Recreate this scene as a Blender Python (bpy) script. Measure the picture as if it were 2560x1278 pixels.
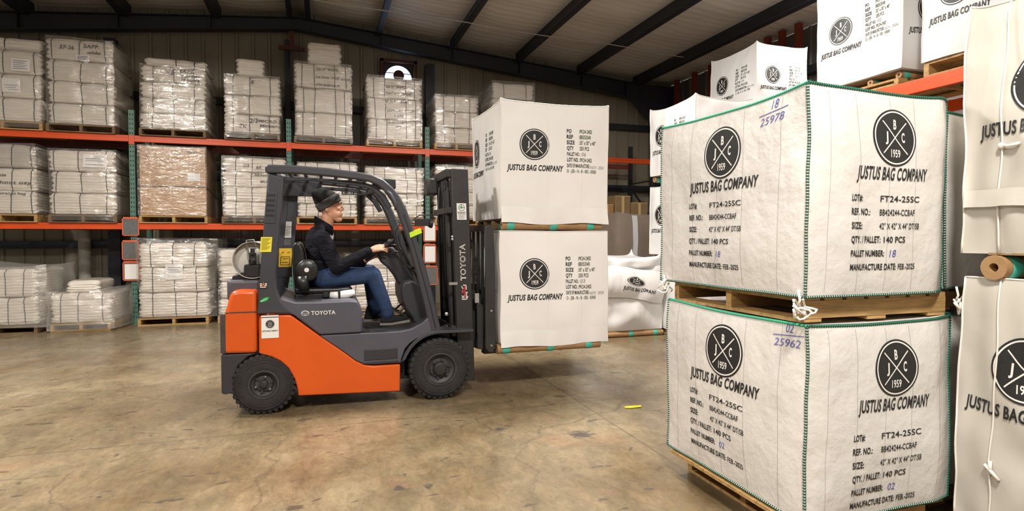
import bpy, math, random
from mathutils import Vector, noise
C = bpy.context
D = bpy.data
for o in list(D.objects): D.objects.remove(o, do_unlink=True)
SC = C.scene
COL = SC.collection
PI = math.pi
random.seed(7)

# ------------------------------------------------------------------ camera, world, lights, exposure
# world axes follow the building: +X along the rack wall, +Y towards it, metres; the camera stands at the origin
cam = D.cameras.new('camera'); cam.sensor_width = 36; cam.lens = 1458.6/2560*36; cam.clip_end = 100
co = D.objects.new('camera', cam); COL.objects.link(co)
co.location = (0, 0, 1.5); co.rotation_euler = (math.radians(90-1.85), 0, math.radians(-18))
SC.camera = co
SC.view_settings.view_transform = 'Standard'; SC.view_settings.look = 'None'
SC.view_settings.exposure = 0.0; SC.view_settings.gamma = 1; SC.view_settings.use_curve_mapping = False
w = D.worlds.new('world'); SC.world = w; w.use_nodes = True
w.node_tree.nodes['Background'].inputs[0].default_value = (1, .93, .84, 1)
w.node_tree.nodes['Background'].inputs[1].default_value = .25
def lamp(x, y, z, power, size=.7, tilt=(0, 0)):
    l = D.lights.new('high_bay', 'AREA'); l.energy = power; l.size = size; l.shape = 'DISK'; l.color = (1, .95, .885)
    o = D.objects.new('high_bay', l); COL.objects.link(o); o.location = (x, y, z)
    l2 = l.copy(); l2.energy = power*.13; l2.size = size*1.6             # added upward fill light, put in only to brighten the roof
    o2 = D.objects.new('added_roof_fill', l2); COL.objects.link(o2); o2.location = (x, y, z+.1); o2.rotation_euler = (PI, 0, 0)
lamp(2.4, 6.0, 5.1, 400); lamp(-3.4, 6.0, 5.1, 400)
lamp(.9, -.2, 5.1, 440); lamp(-3.6, -.6, 5.1, 330); lamp(7.2, 6.4, 4.9, 110); lamp(6.2, .8, 5.0, 100)

# ------------------------------------------------------------------ materials
MATS = {}
def mat(name, col, rough=.5, metal=0., var=0., vscale=3., bump=0., bscale=20., coat=0., coatr=.1, stretch=(1, 1, 1), wave=None, emit=None, alpha=None, spec=.5, col2=None, trans=0.):
    if name in MATS: return MATS[name]
    m = D.materials.new(name); m.use_nodes = True; MATS[name] = m
    nt = m.node_tree; N = nt.nodes; L = nt.links
    b = N['Principled BSDF']
    b.inputs['Base Color'].default_value = (*col, 1); b.inputs['Roughness'].default_value = rough; b.inputs['Metallic'].default_value = metal
    b.inputs['Specular IOR Level'].default_value = spec
    b.inputs['Coat Weight'].default_value = coat; b.inputs['Coat Roughness'].default_value = coatr
    if trans: b.inputs['Transmission Weight'].default_value = trans
    if emit: b.inputs['Emission Color'].default_value = (*col, 1); b.inputs['Emission Strength'].default_value = emit
    if alpha is not None: b.inputs['Alpha'].default_value = alpha
    if var or bump or wave:
        tc = N.new('ShaderNodeTexCoord'); mp = N.new('ShaderNodeMapping'); mp.inputs['Scale'].default_value = stretch
        L.new(tc.outputs['Object'], mp.inputs['Vector'])
    if var:
        n = N.new('ShaderNodeTexNoise'); n.inputs['Scale'].default_value = vscale; n.inputs['Detail'].default_value = 5
        L.new(mp.outputs[0], n.inputs['Vector'])
        r = N.new('ShaderNodeValToRGB'); r.color_ramp.elements[0].position = .3; r.color_ramp.elements[1].position = .72
        c2 = col2 or tuple(c*(1-var) for c in col)
        r.color_ramp.elements[0].color = (*c2, 1); r.color_ramp.elements[1].color = (*col, 1)
        L.new(n.outputs['Fac'], r.inputs[0]); L.new(r.outputs[0], b.inputs['Base Color'])
    if bump:
        n2 = N.new('ShaderNodeTexNoise'); n2.inputs['Scale'].default_value = bscale; n2.inputs['Detail'].default_value = 4
        L.new(mp.outputs[0], n2.inputs['Vector'])
        bp = N.new('ShaderNodeBump'); bp.inputs['Strength'].default_value = bump; bp.inputs['Distance'].default_value = .02
        L.new(n2.outputs['Fac'], bp.inputs['Height'])
        if wave:
            wv = N.new('ShaderNodeTexWave'); wv.bands_direction = wave[0]; wv.inputs['Scale'].default_value = wave[1]
            wv.inputs['Distortion'].default_value = wave[2]; wv.inputs['Detail'].default_value = 2; wv.inputs['Detail Scale'].default_value = wave[3]
            L.new(tc.outputs['Object'], wv.inputs['Vector'])
            ad = N.new('ShaderNodeMath'); ad.operation = 'MULTIPLY_ADD'; ad.inputs[1].default_value = wave[4]
            L.new(wv.outputs['Fac'], ad.inputs[0]); L.new(n2.outputs['Fac'], ad.inputs[2]); L.new(ad.outputs[0], bp.inputs['Height'])
        L.new(bp.outputs[0], b.inputs['Normal'])
        if coat: L.new(bp.outputs[0], b.inputs['Coat Normal'])
    return m

M = dict(
  bale=mat('woven_bale', (.74, .68, .60), .5, var=.10, vscale=2.5, bump=.6, bscale=7, stretch=(1, 1, 6), coat=.85, coatr=.12, wave=('Z', 7, 3.2, 1.5, .35)),
  bale_dull=mat('film_greyed_bale', (.50, .46, .41), .5, var=.18, vscale=3, bump=.6, bscale=7, stretch=(1, 1, 3), coat=.6, coatr=.15, wave=('Z', 7, 3.2, 1.5, .25)),
  strap=mat('black_strap', (.02, .02, .022), .45),
  bag=mat('white_bulk_bag', (.82, .795, .77), .5, var=.05, vscale=2, bump=.22, bscale=5, spec=.35),
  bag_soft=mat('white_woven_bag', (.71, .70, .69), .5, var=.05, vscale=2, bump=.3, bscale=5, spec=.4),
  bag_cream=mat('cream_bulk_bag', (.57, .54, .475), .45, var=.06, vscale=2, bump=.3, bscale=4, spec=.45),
  bag_glossy=mat('coated_bulk_bag', (.71, .68, .645), .42, var=.07, vscale=3, bump=.45, bscale=11, coat=.35, coatr=.3),
  ink=mat('black_print', (.018, .018, .018), .55, var=.3, vscale=60),
  ink_white=mat('white_print', (.80, .77, .73), .55),
  ink_green=mat('green_tinted_print', (.045, .065, .025), .6),
  ink_blue=mat('blue_marker', (.09, .10, .38), .6),
  ink_pale=mat('faint_pen', (.22, .22, .26), .6),
  marker=mat('black_marker', (.03, .03, .035), .6),
  seam=mat('green_stitching', (.05, .40, .24), .6),
  seam_dark=mat('dark_green_stitching', (.012, .085, .055), .6),
  cord=mat('white_cord', (.78, .74, .68), .6),
  wood=mat('pallet_wood', (.52, .315, .115), .7, var=.45, vscale=5, bump=.4, bscale=9, stretch=(1, 6, 6)),
  wood_dark=mat('aged_pallet_wood', (.22, .135, .062), .75, var=.5, vscale=5, bump=.4, bscale=9),
  kraft=mat('kraft_tube', (.40, .235, .105), .65, var=.25, vscale=8, bump=.2, bscale=12),
  teal=mat('teal_tape', (.06, .46, .36), .4),
  carton=mat('wrapped_cardboard', (.50, .285, .115), .5, var=.15, vscale=3, bump=.8, bscale=11, coat=.8, coatr=.13, stretch=(1.0, 1, 2)),
  carton_dry=mat('brown_cardboard', (.34, .215, .11), .75, var=.2, vscale=4),
  paper=mat('paper', (.82, .80, .78), .5),
  paper_grey=mat('clear_document_sleeve', (.16, .16, .16), .25, var=.3, vscale=20),
  orange_frame=mat('orange_holder_frame', (.80, .115, .03), .4),
  rack_orange=mat('rack_orange', (.72, .080, .008), .38, var=.2, vscale=2),
  rack_red=mat('rust_red_steel', (.20, .032, .012), .55, var=.3, vscale=3),
  rack_green=mat('rack_green', (.085, .20, .155), .5, var=.2, vscale=8),
  hole=mat('dark_hole', (.008, .012, .012), .7),
  navy=mat('navy_steel', (.022, .023, .032), .5, var=.25, vscale=2),
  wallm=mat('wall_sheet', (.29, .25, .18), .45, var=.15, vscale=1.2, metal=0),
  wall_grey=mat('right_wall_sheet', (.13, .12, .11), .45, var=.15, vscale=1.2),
  insul=mat('roof_insulation', (.74, .68, .60), .5, var=.12, vscale=1.4, bump=.5, bscale=2.2, stretch=(.4, 2.5, 1), wave=('Y', 1.6, 3, 1.1, .5)),
  rust=mat('rust_brown', (.10, .035, .018), .7),
  dark=mat('dark_plastic', (.030, .030, .036), .5, bump=.1, bscale=60),
  black=mat('black_metal', (.013, .013, .014), .45),
  mastm=mat('mast_black', (.028, .026, .025), .5, var=.3, vscale=6, bump=.1, bscale=30),
  fl_orange=mat('truck_orange', (.72, .098, .004), .38, var=.10, vscale=3, coat=.25, coatr=.2, bump=.03, bscale=30),
  fl_grey=mat('truck_grey', (.085, .085, .108), .42, var=.12, vscale=4, bump=.04, bscale=40),
  fl_grey2=mat('truck_frame_grey', (.050, .051, .063), .40, var=.15, vscale=4, coat=.15),
  tyre=mat('tyre_rubber', (.030, .027, .026), .8, var=.4, vscale=12, bump=.3, bscale=40),
  rim=mat('rim_paint', (.060, .055, .055), .55, var=.35, vscale=12),
  steel=mat('bright_steel', (.55, .55, .55), .3, metal=.9),
  tank=mat('tank_paint', (.62, .60, .55), .35, var=.1, vscale=5),
  vinyl=mat('seat_vinyl', (.015, .015, .016), .33, bump=.1, bscale=30),
  yellow=mat('yellow_label', (.80, .68, .03), .5),
  amber=mat('amber_label', (.78, .48, .02), .5),
  lime=mat('lime_band', (.55, .80, .02), .5),
  green=mat('leaf_green', (.02, .36, .07), .5),
  sticker_orange=mat('orange_sticker', (.80, .16, .02), .5),
  red=mat('red_print', (.45, .03, .04), .5),
  skin=mat('skin', (.60, .33, .215), .5, var=.18, vscale=14, col2=(.54, .27, .17), spec=.35),
  jacket=mat('dark_jacket', (.0075, .0075, .012), .9, spec=.2, var=.3, vscale=9, bump=1.0, bscale=13, stretch=(1, 1, 2)),
  jeans=mat('blue_jeans', (.022, .052, .135), .85, var=.45, vscale=7, bump=.35, bscale=16),
  beanie=mat('black_knit', (.012, .012, .013), .95, bump=.3, bscale=70),
  cuff=mat('charcoal_knit', (.060, .058, .058), .95, bump=.15, bscale=80),
  shirt=mat('grey_shirt', (.42, .42, .42), .9),
  hair=mat('dark_hair', (.03, .018, .012), .7),
  eye=mat('eye_white', (.75, .72, .68), .3),
  iris=mat('iris', (.02, .015, .012), .25),
  lip=mat('lip', (.44, .17, .13), .5),
  sole=mat('shoe_sole', (.20, .19, .17), .7),
  tagy=mat('yellow_tag', (.80, .74, .02), .5),
  tan=mat('tan_sticker', (.72, .52, .22), .6),
  film_grey=mat('cloudy_film', (.34, .32, .30), .15, alpha=.42, bump=.8, bscale=6),
  film_white=mat('white_wrap_band', (.72, .72, .74), .3, alpha=.75),
  pipe=mat('pale_pipe', (.46, .43, .36), .6, var=.1),
  daylight=mat('daylight_pane', (.62, .72, 1.0), .5, emit=3.2),
  crease=mat('weave_crease', (.44, .42, .40), .6),
  wire=mat('cable_grey', (.35, .33, .30), .5),
)
def film_mat(name, gl, df, bscale, bump, rough=.10):
    m = D.materials.new(name); m.use_nodes = True; nt = m.node_tree; N = nt.nodes; L = nt.links; N.clear()
    out = N.new('ShaderNodeOutputMaterial'); tr = N.new('ShaderNodeBsdfTransparent'); g = N.new('ShaderNodeBsdfGlossy'); d = N.new('ShaderNodeBsdfDiffuse')
    tr.inputs[0].default_value = (.99, .985, .98, 1); g.inputs['Roughness'].default_value = rough; d.inputs[0].default_value = (.7, .67, .62, 1)
    a = N.new('ShaderNodeMixShader'); b = N.new('ShaderNodeMixShader'); a.inputs[0].default_value = gl; b.inputs[0].default_value = df
    L.new(tr.outputs[0], a.inputs[1]); L.new(g.outputs[0], a.inputs[2]); L.new(a.outputs[0], b.inputs[1]); L.new(d.outputs[0], b.inputs[2]); L.new(b.outputs[0], out.inputs[0])
    tc = N.new('ShaderNodeTexCoord'); mp = N.new('ShaderNodeMapping'); mp.inputs['Scale'].default_value = (.7, 1, 2.6); mp.inputs['Rotation'].default_value = (0, .12, 0)
    n = N.new('ShaderNodeTexNoise'); n.inputs['Scale'].default_value = bscale; n.inputs['Detail'].default_value = 5; n.inputs['Distortion'].default_value = .8
    L.new(tc.outputs['Object'], mp.inputs[0]); L.new(mp.outputs[0], n.inputs['Vector'])
    bp = N.new('ShaderNodeBump'); bp.inputs['Strength'].default_value = bump; bp.inputs['Distance'].default_value = .03; L.new(n.outputs['Fac'], bp.inputs['Height']); L.new(bp.outputs[0], g.inputs['Normal'])
    return m
M['film'] = film_mat('clear_stretch_film', .13, .07, 5, 1.0); M['film_hazy'] = film_mat('hazy_stretch_film', .13, .20, 5, 1.0)
M['film_box'] = film_mat('tight_stretch_film', .20, .04, 9, .9, .13)
def floor_mat():
    m = D.materials.new('polished_concrete'); m.use_nodes = True; nt = m.node_tree; N = nt.nodes; L = nt.links; b = N['Principled BSDF']
    tc = N.new('ShaderNodeTexCoord')
    def noi(scale, detail=6, stretch=(1, 1, 1), rough=.6, dist=0):
        mp = N.new('ShaderNodeMapping'); mp.inputs['Scale'].default_value = stretch; L.new(tc.outputs['Object'], mp.inputs[0])
        n = N.new('ShaderNodeTexNoise'); n.inputs['Scale'].default_value = scale; n.inputs['Detail'].default_value = detail
        n.inputs['Roughness'].default_value = rough; n.inputs['Distortion'].default_value = dist; L.new(mp.outputs[0], n.inputs['Vector']); return n.outputs['Fac']
    def ramp(f, p0, c0, p1, c1):
        r = N.new('ShaderNodeValToRGB'); r.color_ramp.elements[0].position = p0; r.color_ramp.elements[1].position = p1
        r.color_ramp.elements[0].color = (*c0, 1); r.color_ramp.elements[1].color = (*c1, 1); L.new(f, r.inputs[0]); return r.outputs[0]
    def mix(f, a, c, mode='MIX'):
        x = N.new('ShaderNodeMix'); x.data_type = 'RGBA'; x.blend_type = mode
        if isinstance(f, float): x.inputs[0].default_value = f
        else: L.new(f, x.inputs[0])
        L.new(a, x.inputs[6])
        if isinstance(c, tuple): x.inputs[7].default_value = (*c, 1)
        else: L.new(c, x.inputs[7])
        return x.outputs[2]
    base = ramp(noi(.55, 5, rough=.6), .34, (.165, .115, .058), .68, (.335, .272, .172))
    base = mix(.75, base, ramp(noi(2.3, 9, (1.7, 1, 1), .72, .6), .3, (.42, .42, .42), .66, (1.12, 1.1, 1.08)), 'MULTIPLY')
    base = mix(.55, base, ramp(noi(11, 6, (2, 1, 1), .7, 1.0), .34, (.55, .54, .52), .62, (1.1, 1.1, 1.1)), 'MULTIPLY')
    # scuffs and rubber marks
    base = mix(ramp(noi(4.2, 6, (1, 2.2, 1), .55, .4), .635, (0, 0, 0), .67, (.75, .75, .75)), base, (.05, .045, .04))
    base = mix(ramp(noi(.8, 3), .60, (0, 0, 0), .75, (.35, .35, .35)), base, (.37, .16, .08))
    # hairline cracks
    v = N.new('ShaderNodeTexVoronoi'); v.feature = 'DISTANCE_TO_EDGE'; v.inputs['Scale'].default_value = .55
    mp = N.new('ShaderNodeMapping'); L.new(tc.outputs['Object'], mp.inputs[0])
    nn = N.new('ShaderNodeTexNoise'); nn.inputs['Scale'].default_value = 2.5; nn.inputs['Detail'].default_value = 6; L.new(tc.outputs['Object'], nn.inputs['Vector'])
    va = N.new('ShaderNodeVectorMath'); va.operation = 'MULTIPLY_ADD'; va.inputs[1].default_value = (.5, .5, 0)
    L.new(nn.outputs['Color'], va.inputs[0]); L.new(mp.outputs[0], va.inputs[2]); L.new(va.outputs[0], v.inputs['Vector'])
    base = mix(ramp(v.outputs['Distance'], .0015, (.6, .6, .6), .005, (0, 0, 0)), base, (.09, .07, .05))
    # control joints at X = 2.2 and Y = 4.8
    sp = N.new('ShaderNodeSeparateXYZ'); L.new(tc.outputs['Object'], sp.inputs[0])
    for ax, off in (('X', 2.2), ('Y', 4.8)):
        s = N.new('ShaderNodeMath'); s.operation = 'SUBTRACT'; s.inputs[1].default_value = off; L.new(sp.outputs[ax], s.inputs[0])
        a = N.new('ShaderNodeMath'); a.operation = 'ABSOLUTE'; L.new(s.outputs[0], a.inputs[0])
        base = mix(ramp(a.outputs[0], .003, (.75, .75, .75), .007, (0, 0, 0)), base, (.07, .055, .04))
    # one black oil stain
    for (sx, sy, rr) in ((.43, 3.48, .13), (.39, 3.28, .08), (1.3, 4.3, .14), (1.85, 4.0, .18)):
        d = N.new('ShaderNodeVectorMath'); d.operation = 'DISTANCE'; d.inputs[1].default_value = (sx, sy, 0); L.new(tc.outputs['Object'], d.inputs[0])
        q = N.new('ShaderNodeMath'); q.operation = 'MULTIPLY_ADD'; q.inputs[1].default_value = .3
        L.new(noi(16, 5, (1, 2, 1)), q.inputs[0]); L.new(d.outputs['Value'], q.inputs[2])
        base = mix(ramp(q.outputs[0], rr+.02, (.9, .9, .9), rr+.07, (0, 0, 0)), base, (.05, .045, .042))
    L.new(base, b.inputs['Base Color'])
    rr = ramp(noi(1.6, 5), .3, (.17, .17, .17), .7, (.40, .40, .40)); L.new(rr, b.inputs['Roughness'])
    bp = N.new('ShaderNodeBump'); bp.inputs['Strength'].default_value = .12; bp.inputs['Distance'].default_value = .01
    L.new(noi(22, 5), bp.inputs['Height']); L.new(bp.outputs[0], b.inputs['Normal'])
    return m
M['floor'] = floor_mat()

# ------------------------------------------------------------------ mesh helpers (everything is given in world metres)
WL = {}                                   # world origin of every object that has been linked
def sub(a, b): return (a[0]-b[0], a[1]-b[1], a[2]-b[2])
class MB:
    def __init__(s): s.v = []; s.f = []
    def add(s, vs, fs):
        n = len(s.v); s.v += [tuple(p) for p in vs]; s.f += [tuple(i+n for i in f) for f in fs]; return s
    def box(s, x0, x1, y0, y1, z0, z1):
        return s.add([(x0,y0,z0),(x1,y0,z0),(x1,y1,z0),(x0,y1,z0),(x0,y0,z1),(x1,y0,z1),(x1,y1,z1),(x0,y1,z1)],
                     [(0,3,2,1),(4,5,6,7),(0,1,5,4),(1,2,6,5),(2,3,7,6),(3,0,4,7)])
    def prism(s, poly, y0, y1):           # polygon in (x, z), extruded along Y
        n = len(poly); a = sum(poly[i][0]*poly[(i+1)%n][1]-poly[(i+1)%n][0]*poly[i][1] for i in range(n))
        if a < 0: poly = poly[::-1]
        v = [(x, y0, z) for x, z in poly]+[(x, y1, z) for x, z in poly]
        f = [tuple(range(n)), tuple(range(2*n-1, n-1, -1))]+[(i, i+n, (i+1)%n+n, (i+1)%n) for i in range(n)]
        return s.add(v, f)
    def tube(s, pts, r, seg=8, ry=None, caps=True):   # swept tube; r may be a list
        pts = [Vector(p) for p in pts]; n = len(pts)
        rs = r if isinstance(r, (list, tuple)) else [r]*n
        t0 = (pts[1]-pts[0]).normalized()
        up = Vector((0, 0, 1)) if abs(t0.z) < .9 else Vector((1, 0, 0))
        u = t0.cross(up).normalized(); vs = []; fs = []
        for i in range(n):
            t = ((pts[min(i+1, n-1)]-pts[max(i-1, 0)])).normalized()
            u = (u-t*u.dot(t)).normalized(); q = t.cross(u)
            for k in range(seg):
                a = 2*PI*k/seg; vs.append(pts[i]+u*(math.cos(a)*rs[i])+q*(math.sin(a)*rs[i]))
        for i in range(n-1):
            for k in range(seg):
                a = i*seg+k; b = i*seg+(k+1)%seg; fs.append((a, b, b+seg, a+seg))
        if caps: fs += [tuple(range(seg-1, -1, -1)), tuple(range((n-1)*seg, n*seg))]
        return s.add(vs, fs)
    def bar(s, p0, p1, w_, h_, up=(0, 0, 1)):   # square bar between two points
        p0 = Vector(p0); p1 = Vector(p1); t = (p1-p0).normalized(); u = t.cross(Vector(up)).normalized(); q = u.cross(t)
        vs = [p+u*a*w_/2+q*b*h_/2 for p in (p0, p1) for a, b in ((-1,-1),(1,-1),(1,1),(-1,1))]
        return s.add(vs, [(0,1,2,3),(7,6,5,4),(0,4,5,1),(1,5,6,2),(2,6,7,3),(3,7,4,0)])
    def lathe(s, c, axis, prof, seg=24, close=True):   # prof: (r, h) along the axis
        c = Vector(c); ax = Vector(axis).normalized(); u = ax.orthogonal().normalized(); q = ax.cross(u); vs = []; fs = []
        for r, h in prof:
            for k in range(seg):
                a = 2*PI*k/seg; vs.append(c+ax*h+(u*math.cos(a)+q*math.sin(a))*r)
        n = len(prof)
        for i in range(n-1):
            for k in range(seg):
                a = i*seg+k; b = i*seg+(k+1)%seg; fs.append((a, b, b+seg, a+seg))
        if close: fs += [tuple(range(seg-1, -1, -1)), tuple(range((n-1)*seg, n*seg))]
        return s.add(vs, fs)
    def ell(s, c, r, rot=None, seg=16, rings=10):
        c = Vector(c); vs = []; fs = []
        for i in range(1, rings):
            t = PI*i/rings
            for k in range(seg):
                a = 2*PI*k/seg; p = Vector((r[0]*math.sin(t)*math.cos(a), r[1]*math.sin(t)*math.sin(a), r[2]*math.cos(t)))
                if rot is not None: p.rotate(rot)
                vs.append(c+p)
        for sgn in (1, -1):
            p = Vector((0, 0, r[2]*sgn))
            if rot is not None: p.rotate(rot)
            vs.append(c+p)
        top = len(vs)-2
        for i in range(rings-2):
            for k in range(seg):
                a = i*seg+k; b = i*seg+(k+1)%seg; fs.append((a, a+seg, b+seg, b))
        for k in range(seg):
            fs.append((top, k, (k+1)%seg)); fs.append((top+1, (rings-2)*seg+(k+1)%seg, (rings-2)*seg+k))
        return s.add(vs, fs)
    def cap(s, p0, r0, p1, r1, seg=12):   # tapered capsule
        p0 = Vector(p0); p1 = Vector(p1); s.tube([p0, p1], [r0, r1], seg); s.ell(p0, (r0,)*3, seg=seg, rings=8); s.ell(p1, (r1,)*3, seg=seg, rings=8); return s
    def grid(s, fn, nu, nv, flip=False):
        vs = [fn(i/nu, j/nv) for j in range(nv+1) for i in range(nu+1)]; fs = []
        for j in range(nv):
            for i in range(nu):
                a = j*(nu+1)+i; q = (a, a+1, a+nu+2, a+nu+1); fs.append(q[::-1] if flip else q)
        return s.add(vs, fs)
    def quad(s, a, b, c, d): return s.add([a, b, c, d], [(0, 1, 2, 3)])
    def mesh(s, name, m, org=(0, 0, 0), smooth=None):
        me = D.meshes.new(name); me.from_pydata([sub(p, org) for p in s.v], [], s.f); me.materials.append(m)
        if smooth is not None:
            me.polygons.foreach_set('use_smooth', [True]*len(me.polygons))
            if smooth < 180: me.set_sharp_from_angle(angle=math.radians(smooth))
        return me
    def build(s, name, m, parent=None, smooth=40, bevel=0, seg=2, **kw):
        org = WL[parent.name] if parent else kw.pop('org', (0, 0, 0))
        o = D.objects.new(name, s.mesh(name, m, org, smooth)); COL.objects.link(o)
        if parent: o.parent = parent
        else: o.location = org
        WL[o.name] = org
        if bevel:
            b = o.modifiers.new('bevel', 'BEVEL'); b.width = bevel; b.segments = seg; b.limit_method = 'ANGLE'; b.angle_limit = math.radians(38); b.harden_normals = False
        for k, v in kw.items(): o[k] = v
        if any(q in name for q in ('_text', '_print', 'print_', '_writing', 'lettering', '_lines', '_name', '_letters', '_emblem', 'tread', 'slots')) and 'kind' not in kw and name not in ('printed_emblem', 'leaf_emblem', 'step_tread'): o['kind'] = 'stuff'
        return o
def tag(o, label, cat, group=None, kind=None):
    o['label'] = label; o['category'] = cat
    if group: o['group'] = group
    if kind: o['kind'] = kind
    return o
def root(name, loc, label, cat, group=None):
    o = D.objects.new(name, None); COL.objects.link(o); o.location = loc; o.empty_display_size = .1; WL[o.name] = tuple(loc)
    return tag(o, label, cat, group)
def struct(name, mb, m, label=None, parent=None, **k):
    o = mb.build(name, m, parent, **k); o['kind'] = 'structure'
    if label: o['label'] = label
    return o
def put(name, me, parent, loc):           # another copy of a shared mesh
    o = D.objects.new(name, me); COL.objects.link(o); o.parent = parent; o.location = sub(loc, WL[parent.name]); WL[o.name] = tuple(loc); return o
def nz(p, sc, seed=0.): return noise.noise(Vector((p[0]*sc+seed*7.13, p[1]*sc-seed*3.7, p[2]*sc+seed*1.9)))

# ------------------------------------------------------------------ lettering (the built-in font turned into flat meshes laid on surfaces)
_T = {}
def glyphs(txt, bold=0., shear=0.):
    k = (txt, bold, shear)
    if k in _T: return _T[k]
    cu = D.curves.new('t', 'FONT'); cu.body = txt; cu.size = 1; cu.offset = bold; cu.shear = shear; cu.resolution_u = 3; cu.space_character = 1.0+2.2*max(bold, 0); cu.fill_mode = 'FRONT'
    o = D.objects.new('t', cu); COL.objects.link(o); dg = C.evaluated_depsgraph_get(); dg.update()
    me = D.meshes.new_from_object(o.evaluated_get(dg))
    vs = [(v.co.x, v.co.y) for v in me.vertices]; fs = [tuple(p.vertices) for p in me.polygons]
    D.objects.remove(o); D.curves.remove(cu); D.meshes.remove(me)
    x0 = min([v[0] for v in vs] or [0]); x1 = max([v[0] for v in vs] or [1])
    _T[k] = ([(x-x0, y) for x, y in vs], fs, x1-x0); return _T[k]
def text(mb, S, u, v, txt, h, width=None, bold=0., shear=0., off=.0025, align='l', rise=0.):
    """lay txt on surface S(u, v, offset); h = capital height in metres, width = total width"""
    vs, fs, wd = glyphs(txt, bold, shear); sy = h/.72; sx = (width/wd) if width else sy
    W = wd*sx; u0 = u-(W/2 if align == 'c' else 0)
    mb.add([S(u0+x*sx, v+y*sy+rise*x*sx, off) for x, y in vs], fs)
def ring(mb, S, u, v, r0, r1, off, seg=40, rings=1, sx=1.):
    vs = []; fs = []
    for i in range(rings+1):
        r = r0+(r1-r0)*i/rings
        for k in range(seg):
            a = 2*PI*k/seg; vs.append(S(u+r*math.cos(a)*sx, v+r*math.sin(a), off))
    for i in range(rings):
        for k in range(seg):
            a = i*seg+k; b = i*seg+(k+1)%seg; fs.append((a, a+seg, b+seg, b))
    mb.add(vs, fs)
def line(mb, S, a, b, t, off, n=8):
    d = Vector((b[0]-a[0], b[1]-a[1])); d.normalize(); q = (-d[1]*t/2, d[0]*t/2); vs = []
    for i in range(n+1):
        p = (a[0]+(b[0]-a[0])*i/n, a[1]+(b[1]-a[1])*i/n); vs += [S(p[0]-q[0], p[1]-q[1], off), S(p[0]+q[0], p[1]+q[1], off)]
    mb.add(vs, [(2*i, 2*i+2, 2*i+3, 2*i+1) for i in range(n)])
def logo(parent, S, u, v, R, off=.0021, sx=1.):
    k = MB(); ring(k, S, u, v, .002, R, off, 44, 5, sx); wh = MB(); o2 = off+.0012
    ring(wh, S, u, v, R*.885, R*.935, o2, 44, 1, sx)
    for q in (1, -1): line(wh, S, (u-R*.56*sx, v-q*R*.56), (u+R*.56*sx, v+q*R*.56), R*.045, o2)
    text(wh, S, u, v+R*.30, 'B', R*.34, R*.15*sx, .03, 0, o2, 'c'); text(wh, S, u-R*.40*sx, v-R*.14, 'J', R*.34, R*.13*sx, .03, 0, o2, 'c')
    text(wh, S, u+R*.40*sx, v-R*.14, 'C', R*.34, R*.15*sx, .03, 0, o2, 'c'); text(wh, S, u, v-R*.68, '1959', R*.27, R*.44*sx, .02, 0, o2, 'c')
    a = k.build('printed_emblem', M['ink'], parent); wh.build('emblem_lines', M['ink_white'], a)
    return a
def small_print(parent, S, u, v, wd, no, month='NOV  2024'):
    """the black and green order lines of the small bags, top line at height v"""
    k = MB(); g = MB(); p = MB(); s = wd/.38; h = .034*s; st = .0505*s
    y = v
    for a, wa, b, wb in (('PO', .045, ':PK24-24SS', .125), ('REF', .06, ':BB353540', .115), ('SIZE', .075, ':35" x 35" x 40"', .165), ('QTY', .065, ':205 PCS', .10)):
        text(k, S, u, y, a, h, wa*s, .03); text(g, S, u+.118*s, y, b, h, wb*s, .018); y -= st
    text(k, S, u, y, 'PALLET NO.:', h*.95, .125*s, .022); text(p, S, u+.14*s, y, no, h, .045*s, .0, .1); y -= st
    text(k, S, u, y, 'LOT NO.', h, .112*s, .03); text(g, S, u+.12*s, y, ':PK24-24SS', h, .125*s, .018); y -= st
    text(k, S, u, y, 'DATE OF MANUFACTURE:', h*.95, .222*s, .024); text(p, S, u+.23*s, y-.006*s, month, h*.8, .14*s, -.002, .1); y -= st*.92
    text(g, S, u, y, 'O - JSB - N - B - 002 - KR00', h*.88, .29*s, .012)
    a = k.build('printed_text', M['ink'], parent); g.build('green_print', M['ink_green'], a); p.build('pen_writing', M['ink_pale'], a)
def big_print(parent, S, u, v, no, hand, q=1., st=.067):
    k = MB(); p = MB(); y = v; h = .031
    for a, wa, b, ub, wb in (('LOT#:', .075, 'FT24-25SC', .19, .27), ('REF. NO.:', .13, 'BB424244-CCBAF', .19, .24), ('SIZE:', .075, '42" X 42" X 44" DT/SB', .19, .28),
                             ('QTY. / PALLET:', .20, '140 PCS', .22, .15)):
        text(k, S, u, y, a, h, wa*q, .026); text(k, S, u+ub*q, y, b, h*.95, wb*q, .010 if a != 'QTY. / PALLET:' else .018); y -= st
    text(k, S, u, y, 'PALLET NUMBER:', h*.95, .225*q, .026); text(p, S, u+.26*q, y-.004, no, h*1.15, .042, -.004, .15); y -= st
    text(k, S, u, y, 'MANUFACTURE DATE:', h*.95, .31*q, .026); text(k, S, u+.325*q, y, 'FEB.-2025', h*.9, .125*q, .014)
    if hand:
        top, bot, hu, hv = hand
        text(p, S, hu+.06, hv+.03, top, .045, .045, -.006, .25); line(p, S, (hu-.02, hv+.008), (hu+.165, hv+.022), .004, .002); text(p, S, hu-.01, hv-.045, bot, .04, .155, -.008, .2, rise=.05)
    a = k.build('printed_text', M['ink'], parent); p.build('pen_writing', M['ink_blue'], a)

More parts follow.
